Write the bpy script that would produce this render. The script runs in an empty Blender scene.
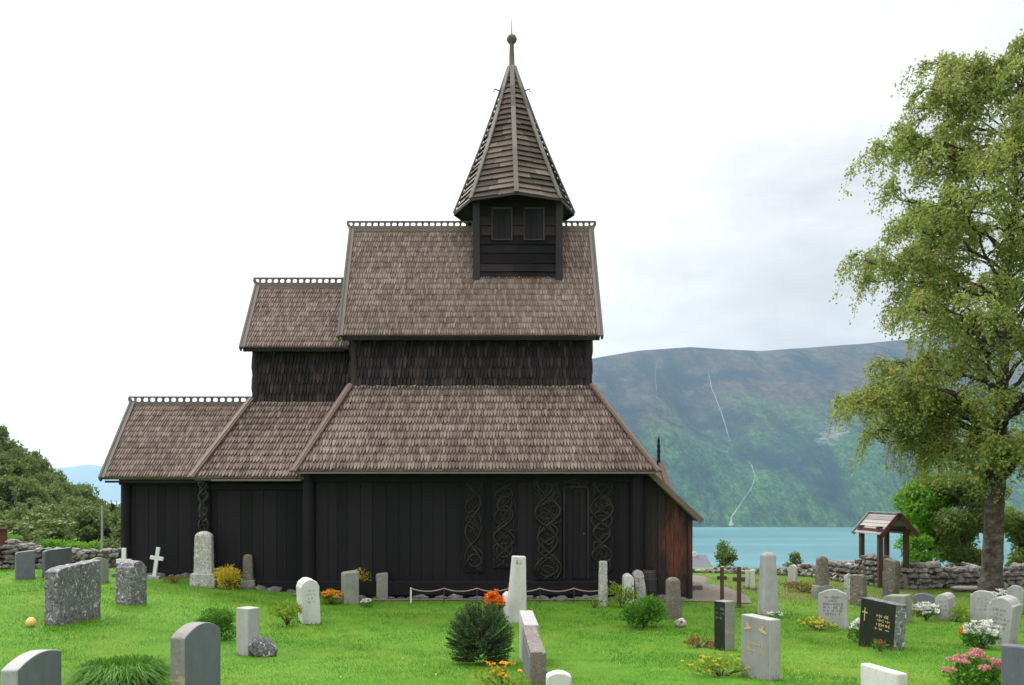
import bpy, bmesh, math, random
import numpy as np
from mathutils import Vector, Matrix, noise

SEED = 7
random.seed(SEED)
rng = np.random.default_rng(SEED)
scene = bpy.context.scene
COL = scene.collection
pi = math.pi
F, CX, CY, EYE = 850.0, 484.0, 494.0, 2.75      # camera constants: focal length and axis in pixels, eye height


def V(*a):
    return Vector(a)


def sm(a, b, x):
    t = min(1.0, max(0.0, (x - a) / (b - a)))
    return t * t * (3 - 2 * t)


def lerp(a, b, t):
    return a + (b - a) * t


def at(px, py, y):
    """world point at depth y on the photo's line of sight"""
    return Vector(((px - CX) * y / F, y, EYE + (CY - py) * y / F))


# ------------------------------------------------------------------ terrain
def ground_z(x, y):
    z = float(np.interp(y, [-40, 0, 6, 8, 11, 16, 20, 24], [1.7, 1.25, 1.1, .95, .6, .2, .03, 0]))
    z += .45 * sm(-2, -9, x) * sm(9, 21, y)
    if y > 26:
        far = -.05 * (min(y, 40) - 26)
        if y > 40:
            far -= .17 * (y - 40)
        far = max(far, -127)
        t = min(1.5, max(-.5, (y - 60) / 60))
        hz = -1.2 - 2.8 * t + (.4 + .22 * t) * max(0, (-36 - 18 * t) - x)
        if y > 128:
            hz -= .5 * (y - 128)
        hz = max(min(hz, 45), -127)
        w = sm(-.29, -.40, x / y) * sm(27, 40, y)
        z = lerp(z + far, hz, w)
    z += .035 * noise.noise(Vector((x * .35, y * .35, 0)))
    return z


def hit(px, py):
    """where the photo's line of sight through a pixel meets the ground"""
    lo = 4.0
    y = 4.0
    while y < 300:
        p = at(px, py, y)
        if p.z < ground_z(p.x, p.y):
            break
        lo = y
        y += .25
    hi = y
    for _ in range(24):
        m = (lo + hi) / 2
        p = at(px, py, m)
        if p.z < ground_z(p.x, p.y):
            hi = m
        else:
            lo = m
    p = at(px, py, hi)
    p.z = ground_z(p.x, p.y)
    return p


# ------------------------------------------------------------------ materials
def new_mat(name):
    m = bpy.data.materials.new(name)
    m.use_nodes = True
    nt = m.node_tree
    for n in list(nt.nodes):
        nt.nodes.remove(n)
    out = nt.nodes.new('ShaderNodeOutputMaterial')
    return m, nt, out


class NT:
    def __init__(s, nt):
        s.nt = nt

    def n(s, typ, **kw):
        nd = s.nt.nodes.new(typ)
        for k, v in kw.items():
            if k.startswith('i_'):
                nd.inputs[k[2:].replace('_', ' ')].default_value = v
            else:
                setattr(nd, k, v)
        return nd

    def l(s, a, b):
        s.nt.links.new(a, b)

    def coord(s, scale=(1, 1, 1), kind='Object'):
        t = s.n('ShaderNodeTexCoord')
        mp = s.n('ShaderNodeMapping')
        mp.inputs['Scale'].default_value = scale
        s.l(t.outputs[kind], mp.inputs['Vector'])
        return mp.outputs['Vector']

    def pos(s, scale=(1, 1, 1)):
        g = s.n('ShaderNodeNewGeometry')
        mp = s.n('ShaderNodeMapping')
        mp.inputs['Scale'].default_value = scale
        s.l(g.outputs['Position'], mp.inputs['Vector'])
        return mp.outputs['Vector']

    def noise(s, vec, scale, detail=4, rough=.55):
        nd = s.n('ShaderNodeTexNoise')
        nd.inputs['Scale'].default_value = scale
        nd.inputs['Detail'].default_value = detail
        nd.inputs['Roughness'].default_value = rough
        if vec is not None:
            s.l(vec, nd.inputs['Vector'])
        return nd.outputs['Fac']

    def ramp(s, fac, stops):
        r = s.n('ShaderNodeValToRGB')
        el = r.color_ramp.elements
        while len(el) < len(stops):
            el.new(.5)
        for e, (p, c) in zip(el, stops):
            e.position = p
            e.color = (c[0], c[1], c[2], 1) if hasattr(c, '__len__') else (c, c, c, 1)
        s.l(fac, r.inputs['Fac'])
        return r.outputs['Color']

    def mix(s, fac, a, b, blend='MIX'):
        m = s.n('ShaderNodeMix', data_type='RGBA', blend_type=blend)
        for sock, v in ((m.inputs[0], fac), (m.inputs[6], a), (m.inputs[7], b)):
            if isinstance(v, bpy.types.NodeSocket):
                s.l(v, sock)
            elif hasattr(v, '__len__'):
                sock.default_value = (v[0], v[1], v[2], 1)
            else:
                sock.default_value = v
        return m.outputs[2]

    def math(s, op, a, b=None):
        m = s.n('ShaderNodeMath', operation=op)
        for i, v in enumerate((a, b)):
            if v is None:
                continue
            if isinstance(v, bpy.types.NodeSocket):
                s.l(v, m.inputs[i])
            else:
                m.inputs[i].default_value = v
        return m.outputs[0]

    def bsdf(s, out, col, rough=.7, bump=None, bump_s=.3, bump_d=.01, spec=.3):
        b = s.n('ShaderNodeBsdfPrincipled')
        if isinstance(col, bpy.types.NodeSocket):
            s.l(col, b.inputs['Base Color'])
        else:
            b.inputs['Base Color'].default_value = (col[0], col[1], col[2], 1)
        if isinstance(rough, bpy.types.NodeSocket):
            s.l(rough, b.inputs['Roughness'])
        else:
            b.inputs['Roughness'].default_value = rough
        b.inputs['Specular IOR Level'].default_value = spec
        if bump is not None:
            bp = s.n('ShaderNodeBump')
            bp.inputs['Strength'].default_value = bump_s
            bp.inputs['Distance'].default_value = bump_d
            s.l(bump, bp.inputs['Height'])
            s.l(bp.outputs['Normal'], b.inputs['Normal'])
        s.l(b.outputs['BSDF'], out.inputs['Surface'])
        return b


def island(N):
    return N.n('ShaderNodeNewGeometry').outputs['Random Per Island']


def mat_wood(name, dark, mid, light, grain=(1, 1, 1), patch=.35, spec=.25, rough=.75, gscale=9, rnd=.55):
    """weathered boards: each board its own tone, long grain, big weather patches"""
    m, nt, out = new_mat(name)
    N = NT(nt)
    vec = N.pos(grain)
    g = N.noise(vec, gscale, 6, .65)
    big = N.noise(N.pos(), .7, 3)
    r = island(N)
    a = N.math('ADD', N.math('ADD', N.math('MULTIPLY', r, rnd), .5 * (.55 - rnd)), N.math('MULTIPLY', g, .45))
    a = N.math('ADD', a, N.math('MULTIPLY', N.math('SUBTRACT', big, .5), patch * 2))
    c = N.ramp(a, [(.15, dark), (.5, mid), (.85, light)])
    N.bsdf(out, c, rough, g, .5, .01, spec)
    return m


def mat_stone(name, c0, c1, spots=None, spot_amt=.45, scale=18, rough=.8, bump=.5, spec=.3):
    """stone: speckle plus optional lichen spots [(colour, scale, threshold)]"""
    m, nt, out = new_mat(name)
    N = NT(nt)
    vec = N.pos()
    f = N.noise(vec, scale * 5, 3, .7)
    b = N.noise(vec, scale * .25, 5, .6)
    c = N.mix(N.ramp(N.math('ADD', N.math('MULTIPLY', f, .6), N.math('MULTIPLY', b, .4)), [(.35, 0), (.65, 1)]), c0, c1)
    st = N.noise(N.pos((5, 5, .8)), 1.0, 6, .7)
    c = N.mix(1.0, c, N.ramp(st, [(.35, (.84, .83, .80)), (.55, (1, 1, 1))]), 'MULTIPLY')
    for k, (sc, s_, th) in enumerate(spots or []):
        sp = N.noise(N.pos((1 + .1 * k, 1, 1 + .05 * k)), s_, 6, .7)
        c = N.mix(N.ramp(sp, [(th - .03, 0), (th + .03, 1)]), c, sc)
    h = N.noise(vec, scale, 6, .7)
    N.bsdf(out, c, rough, h, bump, .015, spec)
    return m


def mat_leaf(name, cols, trans=.35, rough=.55, patch=None):
    m, nt, out = new_mat(name)
    N = NT(nt)
    r = island(N)
    n = len(cols)
    c = N.ramp(r, [(i / max(1, n - 1), cc) for i, cc in enumerate(cols)])
    if patch:
        pn = N.noise(N.pos(), patch[1], 3)
        c = N.mix(N.ramp(pn, [(.42, 0), (.62, 1)]), c, patch[0])
    b = N.bsdf(out, c, rough, spec=.08)
    t = N.n('ShaderNodeBsdfTranslucent')
    N.l(c, t.inputs['Color'])
    mx = N.n('ShaderNodeMixShader')
    mx.inputs[0].default_value = trans
    N.l(b.outputs[0], mx.inputs[1])
    N.l(t.outputs[0], mx.inputs[2])
    N.l(mx.outputs[0], out.inputs['Surface'])
    return m


def mat_plain(name, col, rough=.6, var=.15, spec=.3, bump=.15):
    m, nt, out = new_mat(name)
    N = NT(nt)
    f = N.noise(N.pos(), 9, 6, .65)
    c = N.mix(f, tuple(x * (1 - var) for x in col), tuple(min(1, x * (1 + var)) for x in col))
    N.bsdf(out, c, rough, f, bump, .01, spec)
    return m


M = {}
M['shingle'] = mat_wood('grey weathered shingles', (.070, .048, .038), (.15, .110, .090), (.25, .195, .168), (9, 9, .7), .30, rnd=.42)
M['shingle_dark'] = mat_wood('tarred shingles', (.007, .0052, .0065), (.018, .0132, .0155), (.058, .041, .039), (9, 9, 1), .25)
M['tar'] = mat_wood('tarred planks', (.0045, .0037, .0054), (.0082, .0066, .0094), (.0135, .0108, .0142), (7, 7, .5), .25, .18, .65)
M['tar_board'] = mat_wood('tarred horizontal boards', (.0045, .004, .0056), (.0105, .0085, .0118), (.040, .027, .026), (.6, .6, 9), .45, .12, .7)
M['tar_post'] = mat_wood('tarred posts', (.015, .0125, .0145), (.030, .026, .029), (.058, .05, .053), (7, 7, .5), .2)
M['frame_wood'] = mat_wood('greyed frame wood', (.018, .0155, .0175), (.036, .031, .033), (.06, .052, .054), (6, 6, 1), .15)
M['carving'] = mat_wood('carved dark wood', (.005, .0042, .0043), (.0105, .0085, .0087), (.021, .0165, .016), (5, 5, 2), .35, .3, .5)
M['board'] = mat_wood('pale brown boards', (.085, .056, .042), (.145, .104, .083), (.215, .165, .138), (5, 5, 5), .15)
M['grey_board'] = mat_wood('silver grey boards', (.09, .078, .068), (.145, .127, .113), (.22, .197, .178), (5, 5, 5), .1)
M['spire'] = mat_wood('weathered spire boards', (.04, .029, .025), (.10, .075, .063), (.20, .155, .13), (.8, .8, 9), .2)
M['crest'] = mat_wood('grey fretted crest', (.075, .06, .052), (.12, .098, .085), (.18, .152, .138), (4, 4, 4), .15)
M['wood_post'] = mat_wood('brown timber', (.035, .022, .016), (.075, .046, .034), (.13, .085, .065), (6, 6, .8), .25)
M['red_wood'] = mat_wood('red stained timber', (.045, .017, .012), (.085, .03, .022), (.15, .065, .05), (6, 6, .8), .25)
M['plank_roof'] = mat_wood('bleached roof planks', (.15, .14, .13), (.25, .24, .225), (.36, .345, .325), (.6, 6, 6), .15)

# porch wall: tar worn off down to red wood on its outer half
m, nt, out = new_mat('tar worn to red wood')
N = NT(nt)
p = N.pos((6, 6, .6))
g = N.noise(p, 5, 6, .7)
sx = N.n('ShaderNodeSeparateXYZ')
N.l(N.pos(), sx.inputs[0])
w = N.math('SUBTRACT', .85, N.math('ABSOLUTE', N.math('SUBTRACT', sx.outputs['X'], 5.02)))
w = N.math('SUBTRACT', w, N.math('MULTIPLY', N.math('ABSOLUTE', N.math('SUBTRACT', sx.outputs['Z'], 1.35)), .28))
w = N.math('ADD', w, N.math('MULTIPLY', N.math('SUBTRACT', N.noise(N.pos((5, 5, .9)), 2.4, 5, .75), .5), 1.9))
wood = N.ramp(g, [(.3, (.035, .012, .008)), (.55, (.11, .03, .016)), (.75, (.24, .07, .035))])
tar = N.ramp(g, [(.3, (.010, .008, .008)), (.7, (.022, .016, .015))])
N.bsdf(out, N.mix(N.ramp(w, [(.3, 0), (.75, 1)]), tar, wood), .7, g, .4, .01)
M['worn'] = m

LW, LD, LO = (.50, .50, .47), (.06, .058, .055), (.34, .25, .12)
M['granite'] = mat_stone('grey granite', (.105, .115, .138), (.155, .167, .195), scale=30, rough=.55, bump=.15)
M['granite_side'] = mat_stone('hewn granite side', (.17, .165, .15), (.27, .26, .24), [((.33, .28, .18), 6, .62)], scale=14, bump=.7)
M['granite_mid'] = mat_stone('mid grey granite', (.19, .19, .185), (.27, .27, .26), [((.15, .15, .14), 9, .64)], scale=26, bump=.25)
M['granite_dark'] = mat_stone('blue grey slate', (.085, .095, .115), (.125, .135, .16), scale=20, rough=.6, bump=.2)
M['granite_light'] = mat_stone('pale grey granite', (.27, .27, .27), (.38, .38, .37), [((.24, .24, .22), 9, .66)], scale=26, bump=.3)
M['marble'] = mat_stone('white weathered stone', (.45, .45, .43), (.58, .58, .56), [((.38, .38, .35), 7, .63)], scale=12, bump=.3)
M['painted'] = mat_stone('white paint', (.58, .58, .58), (.68, .68, .68), [((.55, .55, .52), 10, .68)], scale=10, rough=.5, bump=.2)
M['lichen'] = mat_stone('lichened grey stone', (.09, .09, .10), (.20, .20, .215), [(LW, 11, .59), (LD, 14, .56), ((.40, .40, .38), 30, .60), (LO, 18, .70)], scale=9, bump=1.0)
M['lichen_pale'] = mat_stone('lichened pale stone', (.27, .26, .25), (.42, .41, .39), [((.50, .50, .46), 13, .55), ((.12, .115, .105), 17, .58), (LO, 20, .70)], scale=10, bump=.9)
M['lichen_brown'] = mat_stone('brown lichened stone', (.10, .085, .07), (.20, .17, .145), [((.30, .28, .245), 14, .6), (LD, 18, .6)], scale=10, bump=.9)
M['moss_stone'] = mat_stone('greenish weathered stone', (.16, .165, .15), (.28, .28, .255), [((.16, .19, .09), 6, .6)], scale=14, bump=.5)
M['black'] = mat_stone('black polished granite', (.012, .012, .014), (.022, .022, .025), scale=30, rough=.18, bump=.02, spec=.5)
M['wallstone'] = mat_stone('fieldstone', (.13, .115, .11), (.27, .245, .235), [((.42, .40, .38), 3, .6), ((.07, .065, .06), 4, .63)], scale=6, bump=.9)
M['gold'] = mat_plain('gilding', (.46, .34, .14), .45, .2, .5)
M['ink'] = mat_plain('dark engraved letters', (.045, .045, .05), .7)
M['rope'] = mat_plain('pinkish rope', (.27, .20, .18), .8)
M['iron'] = mat_plain('dark iron', (.03, .032, .035), .5, .3, .5)
M['white_metal'] = mat_plain('white painted pipe', (.62, .62, .60), .5)
M['barrel'] = mat_wood('old barrel staves', (.014, .012, .012), (.03, .026, .025), (.055, .048, .045), (6, 6, .6), .2)
M['lantern'] = mat_plain('yellow ceramic', (.66, .47, .13), .4)
M['roof_slate'] = mat_plain('dull grey roof', (.10, .105, .13), .7)
M['house'] = mat_plain('pale house wall', (.35, .33, .30), .8)

# lawn (ground sheet)
m, nt, out = new_mat('lawn')
N = NT(nt)
p = N.pos()
f1 = N.noise(p, .35, 4, .6)
f2 = N.noise(p, 2.2, 5, .65)
f3 = N.noise(p, 45, 3, .7)
c = N.ramp(N.math('ADD', N.math('MULTIPLY', f1, .6), N.math('MULTIPLY', f2, .4)),
           [(.30, (.05, .15, .012)), (.5, (.09, .225, .018)), (.68, (.16, .26, .035)), (.8, (.16, .17, .045))])
c = N.mix(N.ramp(f3, [(.3, .35), (.7, 0)]), c, (.015, .05, .006))
# trodden dry strip along the church and by the graves in the far right corner
sp = N.n('ShaderNodeSeparateXYZ')
N.l(p, sp.inputs[0])
dry = N.math('MULTIPLY', N.ramp(N.math('DIVIDE', sp.outputs['X'], 20), [(.15, 0), (.4, 1)]), N.ramp(N.math('DIVIDE', sp.outputs['Y'], 40), [(.47, 0), (.58, 1), (.9, .3)]))
dry = N.math('MULTIPLY', dry, N.ramp(N.noise(p, .9, 4), [(.4, 0), (.62, .75)]))
c = N.mix(dry, c, (.17, .125, .06))
far_m = N.ramp(N.math('DIVIDE', sp.outputs['Y'], 100), [(.40, 0), (.5, 1)])
c = N.mix(far_m, c, N.ramp(f2, [(.35, (.035, .065, .015)), (.6, (.075, .11, .03)), (.7, (.10, .16, .03))]))
N.bsdf(out, c, .9, f3, .6, .03, .1)
M['lawn'] = m
M['blade'] = mat_leaf('grass blades', [(.075, .195, .012), (.11, .26, .017), (.15, .31, .023), (.22, .335, .045)], .35, .6, patch=((.24, .33, .05), .55))
_nt = M['blade'].node_tree
N = NT(_nt)
_b = [n_ for n_ in _nt.nodes if n_.type == 'BSDF_PRINCIPLED'][0]
_t = [n_ for n_ in _nt.nodes if n_.type == 'BSDF_TRANSLUCENT'][0]
_c = _b.inputs['Base Color'].links[0].from_socket
_p = N.pos()
_s = N.n('ShaderNodeSeparateXYZ')
N.l(_p, _s.inputs[0])
_d = N.math('MULTIPLY', N.ramp(N.math('DIVIDE', _s.outputs['X'], 20), [(.15, 0), (.4, 1)]), N.ramp(N.math('DIVIDE', _s.outputs['Y'], 40), [(.40, 0), (.55, 1), (.9, .3)]))
_d = N.math('MULTIPLY', _d, N.ramp(N.noise(_p, .9, 4), [(.30, 0), (.58, .85)]))
_dark = N.ramp(N.noise(N.pos((1, .6, 1)), 1.3, 5, .65), [(.40, .9), (.56, 0)])
_c = N.mix(_dark, _c, (.05, .155, .012))
_yel = N.ramp(N.noise(N.pos((.8, .5, 1)), .8, 6, .7), [(.56, 0), (.70, .75)])
_c = N.mix(_yel, _c, (.29, .27, .08))
_c = N.mix(_d, _c, (.20, .17, .06))
N.l(_c, _b.inputs['Base Color'])
N.l(_c, _t.inputs['Color'])

# gravel
m, nt, out = new_mat('gravel')
N = NT(nt)
f = N.noise(N.pos(), 30, 5, .7)
N.bsdf(out, N.ramp(f, [(.3, (.10, .085, .068)), (.7, (.21, .185, .155))]), .9, f, .6, .02)
M['gravel'] = m

# fjord water
m, nt, out = new_mat('glacial water')
N = NT(nt)
p = N.pos((.6, 2.2, 1))
f = N.noise(p, .01, 6, .6)
f2 = N.noise(N.pos((.2, 1, 1)), .0022, 4, .6)
c = N.ramp(f2, [(.38, (.020, .105, .13)), (.5, (.042, .165, .19)), (.62, (.075, .22, .24))])
N.bsdf(out, c, .32, f, .3, 8, .5)
M['water'] = m

# far mountain side
m, nt, out = new_mat('mountain side')
N = NT(nt)
p = N.pos()
se = N.n('ShaderNodeSeparateXYZ')
N.l(p, se.inputs[0])
a = N.noise(N.pos((1, .5, 1)), .0042, 7, .66)
b = N.noise(N.pos((1, .5, 1)), .02, 6, .7)
d = N.noise(N.pos((1, .5, 1)), .0016, 4, .6)
e = N.noise(N.pos((1, .5, .3)), .07, 4, .75)
forest = N.ramp(N.math('ADD', N.math('MULTIPLY', b, .45), N.math('MULTIPLY', e, .55)), [(.38, (.006, .022, .017)), (.5, (.028, .082, .036)), (.60, (.08, .165, .045))])
heath = N.ramp(b, [(.35, (.028, .03, .034)), (.5, (.062, .05, .046)), (.65, (.10, .085, .078))])
hh = N.math('ADD', N.math('DIVIDE', se.outputs['Z'], 900), N.math('MULTIPLY', N.math('SUBTRACT', d, .5), 1.1))
hh = N.math('ADD', hh, N.math('MULTIPLY', N.math('SUBTRACT', a, .5), .7))
c = N.mix(N.ramp(hh, [(.34, 0), (.62, 1)]), forest, heath)
c = N.mix(N.ramp(a, [(.51, 0), (.62, .9)]), c, (.008, .020, .042))
gul = N.noise(N.pos((1, .16, .12)), .0075, 6, .68)
c = N.mix(N.ramp(gul, [(.38, .85), (.52, 0)]), c, (.008, .022, .036))  # dark bluish streaks: gully shade painted in, relief alone shades too little
c = N.mix(N.ramp(gul, [(.58, 0), (.70, .35)]), c, (.10, .12, .07))
# a pale scree fan high on the right
sc1 = N.math('ADD', N.math('MULTIPLY', N.math('SUBTRACT', se.outputs['X'], 1550), .55), N.math('SUBTRACT', 285, se.outputs['Z']))
sc2 = N.math('ABSOLUTE', sc1)
sc3 = N.math('ABSOLUTE', N.math('SUBTRACT', se.outputs['X'], 1545))
fan = N.math('SUBTRACT', 1, N.math('ADD', N.math('DIVIDE', sc2, 85), N.math('POWER', N.math('DIVIDE', sc3, 150), 2)))
fan = N.math('ADD', fan, N.math('MULTIPLY', N.math('SUBTRACT', N.noise(p, .03, 6, .7), .5), 3.2))
c = N.mix(N.ramp(fan, [(.45, 0), (1.0, .7)]), c, (.24, .24, .235))
N.bsdf(out, c, .95, N.math('ADD', b, e), .8, 25, .05)
M['mountain'] = m
M['fall'] = mat_plain('white water', (.17, .195, .21), .5, .1)
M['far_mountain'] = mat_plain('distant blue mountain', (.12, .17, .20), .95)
M['boulder_skirt'] = mat_stone('foundation stone', (.08, .075, .07), (.17, .16, .15), [((.27, .26, .245), 6, .62)], scale=8, bump=.9)

# bark
m, nt, out = new_mat('birch bark')
N = NT(nt)
f = N.noise(N.pos((1, 1, 1)), 7, 6, .7)
f2 = N.noise(N.pos((1, 1, 1.6)), 4, 6, .75)
c = N.ramp(f2, [(.36, (.03, .022, .018)), (.52, (.085, .066, .055)), (.72, (.19, .165, .145))])
N.bsdf(out, c, .9, f, 1, .04)
M['bark'] = m
M['bark_dark'] = mat_plain('dark bark', (.06, .048, .04), .9, .3, .2, .6)
M['birch_leaf'] = mat_leaf('birch leaves', [(.145, .215, .042), (.20, .28, .06), (.26, .335, .085), (.32, .375, .115), (.40, .32, .07)], .55)
M['willow_leaf'] = mat_leaf('pale willow leaves', [(.14, .20, .05), (.19, .26, .07), (.25, .31, .095)], .6)
M['bright_leaf'] = mat_leaf('bright leaves', [(.08, .21, .02), (.13, .30, .03), (.18, .36, .045)], .55)
M['olive_leaf'] = mat_leaf('olive leaves', [(.09, .14, .045), (.13, .185, .055), (.18, .235, .07)], .35)
M['hill_leaf'] = mat_leaf('hill leaves', [(.10, .15, .045), (.14, .195, .055), (.185, .235, .075)], .3)
M['hill_leaf_b'] = mat_leaf('yellowing hill leaves', [(.12, .165, .05), (.16, .205, .06), (.22, .24, .085)], .3)
M['spruce'] = mat_leaf('spruce needles', [(.012, .028, .016), (.022, .045, .022), (.035, .06, .03)], .1)
M['conifer'] = mat_leaf('conifer needles', [(.028, .075, .022), (.05, .12, .035), (.085, .17, .05)], .12)
M['shrub_leaf'] = mat_leaf('shrub leaves', [(.045, .14, .016), (.085, .22, .025), (.14, .29, .04)], .35)
M['yellow_leaf'] = mat_leaf('yellow leaves', [(.48, .38, .03), (.66, .52, .05), (.74, .60, .08), (.32, .33, .04)], .5)
M['lime_leaf'] = mat_leaf('lime leaves', [(.10, .20, .02), (.18, .28, .03), (.28, .34, .05)], .35)
M['orange_fl'] = mat_leaf('orange petals', [(.55, .10, .01), (.72, .17, .015), (.80, .28, .03)], .25)
M['ochre_fl'] = mat_leaf('ochre petals', [(.60, .28, .02), (.72, .38, .04), (.55, .20, .02)], .25)
M['white_fl'] = mat_leaf('white petals', [(.58, .58, .54), (.68, .68, .66)], .2)
M['pink_fl'] = mat_leaf('pink petals', [(.46, .15, .16), (.56, .25, .25), (.60, .36, .33)], .2)
M['red_fl'] = mat_leaf('red petals', [(.45, .03, .03), (.6, .08, .05)], .2)
M['dry_leaf'] = mat_leaf('withered leaves', [(.16, .10, .03), (.24, .15, .05), (.12, .12, .03)], .3)


# ------------------------------------------------------------------ mesh tools
class MB:
    def __init__(s):
        s.v, s.f, s.mi = [], [], []

    def add(s, vs, fs, mi=0):
        o = len(s.v)
        s.v += [tuple(x) for x in vs]
        s.f += [tuple(i + o for i in f) for f in fs]
        s.mi += [mi] * len(fs)

    def box(s, x0, x1, y0, y1, z0, z1):
        s.add([(x0, y0, z0), (x1, y0, z0), (x1, y1, z0), (x0, y1, z0), (x0, y0, z1), (x1, y0, z1), (x1, y1, z1), (x0, y1, z1)],
              [(0, 3, 2, 1), (4, 5, 6, 7), (0, 1, 5, 4), (1, 2, 6, 5), (2, 3, 7, 6), (3, 0, 4, 7)])

    def beam(s, p, q, w, h, up=(0, 0, 1)):
        p, q = Vector(p), Vector(q)
        d = (q - p).normalized()
        side = d.cross(Vector(up))
        if side.length < 1e-4:
            side = d.cross(Vector((1, 0, 0)))
        side.normalize()
        u = side.cross(d).normalized()
        a, b = side * (w / 2), u * (h / 2)
        s.add([p - a - b, p + a - b, p + a + b, p - a + b, q - a - b, q + a - b, q + a + b, q - a + b],
              [(0, 3, 2, 1), (4, 5, 6, 7), (0, 1, 5, 4), (1, 2, 6, 5), (2, 3, 7, 6), (3, 0, 4, 7)])

    def tube(s, pts, rad, n=8, cap=True):
        pts = [Vector(p) for p in pts]
        vs, fs = [], []
        ref = Vector((.3, .2, 1)).normalized()
        prev = None
        for i, p in enumerate(pts):
            d = (pts[min(i + 1, len(pts) - 1)] - pts[max(i - 1, 0)]).normalized()
            if prev is None:
                a = d.cross(ref if abs(d.dot(ref)) < .95 else Vector((1, 0, 0))).normalized()
            else:
                a = (prev - d * prev.dot(d)).normalized()
            prev = a
            b = d.cross(a)
            r = rad[i] if hasattr(rad, '__len__') else rad
            for k in range(n):
                t = 2 * pi * k / n
                vs.append(p + (a * math.cos(t) + b * math.sin(t)) * r)
        for i in range(len(pts) - 1):
            for k in range(n):
                k2 = (k + 1) % n
                fs.append((i * n + k, i * n + k2, (i + 1) * n + k2, (i + 1) * n + k))
        if cap:
            fs.append(tuple(range(n))[::-1])
            fs.append(tuple((len(pts) - 1) * n + k for k in range(n)))
        s.add(vs, fs)

    def lathe(s, c, prof, n=16):
        s.tube([(c[0], c[1], c[2] + z) for r, z in prof], [r for r, z in prof], n)

    def prism(s, poly, ext, mi=0, mi_front=None):
        """closed outline (3D points) pushed along ext"""
        n = len(poly)
        vs = [Vector(p) for p in poly] + [Vector(p) + Vector(ext) for p in poly]
        s.add(vs, [(i, (i + 1) % n, n + (i + 1) % n, n + i) for i in range(n)], mi)
        o = len(s.v) - 2 * n
        s.f.append(tuple(o + i for i in range(n))[::-1])
        s.mi.append(mi if mi_front is None else mi_front)
        s.f.append(tuple(o + n + i for i in range(n)))
        s.mi.append(mi)

    def rock(s, c, r, sub=1, squash=(1, 1, 1), jit=.28, seed=None):
        R = random.Random(seed if seed is not None else random.random())
        bmx = bmesh.new()
        bmesh.ops.create_icosphere(bmx, subdivisions=sub, radius=1)
        off = Vector((R.random() * 99, R.random() * 99, R.random() * 99))
        rot = Matrix.Rotation(R.random() * 6.28, 3, 'Z') @ Matrix.Rotation(R.uniform(-.4, .4), 3, 'X')
        vs = []
        for v in bmx.verts:
            p = v.co.copy()
            k = max(abs(p.x), abs(p.y), abs(p.z))
            p = p * lerp(1, .78 / k, .45)
            p *= 1 + jit * noise.noise(p * 1.3 + off) * 1.6
            p = rot @ p
            vs.append((c[0] + p.x * r * squash[0], c[1] + p.y * r * squash[1], c[2] + p.z * r * squash[2]))
        s.add(vs, [tuple(v.index for v in f.verts) for f in bmx.faces])
        bmx.free()

    def build(s, name, mats, parent=None, smooth=False, local=False, bevel=0):
        me = bpy.data.meshes.new(name)
        o = origin_of(parent) if (parent is not None and not local) else Vector((0, 0, 0))
        me.from_pydata([(x - o.x, y - o.y, z - o.z) for x, y, z in s.v], [], s.f)
        if not isinstance(mats, (list, tuple)):
            mats = [mats]
        for mm in mats:
            me.materials.append(mm)
        if any(s.mi):
            me.polygons.foreach_set('material_index', s.mi)
        if smooth:
            me.polygons.foreach_set('use_smooth', [True] * len(me.polygons))
        bmx = bmesh.new()
        bmx.from_mesh(me)
        bmesh.ops.recalc_face_normals(bmx, faces=bmx.faces)
        bmx.to_mesh(me)
        bmx.free()
        me.update()
        ob = bpy.data.objects.new(name, me)
        COL.objects.link(ob)
        if parent is not None:
            ob.parent = parent
        if bevel:
            b = ob.modifiers.new('bevel', 'BEVEL')
            b.width = bevel
            b.segments = 2
            b.limit_method = 'ANGLE'
        return ob


def origin_of(o):
    t = Vector((0, 0, 0))
    while o is not None:
        t = t + o.location
        o = o.parent
    return t


def empty(name, loc):
    o = bpy.data.objects.new(name, None)
    o.empty_display_size = .2
    o.location = loc
    COL.objects.link(o)
    return o


def tag(o, label=None, cat=None, group=None, kind=None):
    if label:
        o['label'] = label
    if cat:
        o['category'] = cat
    if group:
        o['group'] = group
    if kind:
        o['kind'] = kind
    return o


def poly_mesh(name, P, mat, parent=None, local=False):
    """P: (n, k, 3) array of n loose k-gons"""
    n, k, _ = P.shape
    me = bpy.data.meshes.new(name)
    P = P.reshape(-1, 3)
    if parent is not None and not local:
        o = origin_of(parent)
        P = P - np.array([o.x, o.y, o.z])
    me.vertices.add(n * k)
    me.vertices.foreach_set('co', P.astype(np.float32).ravel())
    me.loops.add(n * k)
    me.loops.foreach_set('vertex_index', np.arange(n * k, dtype=np.int32))
    me.polygons.add(n)
    me.polygons.foreach_set('loop_start', np.arange(0, n * k, k, dtype=np.int32))
    me.polygons.foreach_set('loop_total', np.full(n, k, dtype=np.int32))
    me.update(calc_edges=True)
    me.materials.append(mat)
    ob = bpy.data.objects.new(name, me)
    COL.objects.link(ob)
    if parent is not None:
        ob.parent = parent
    return ob


def unit(a):
    return a / np.maximum(1e-9, np.linalg.norm(a, axis=-1, keepdims=True))


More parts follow.
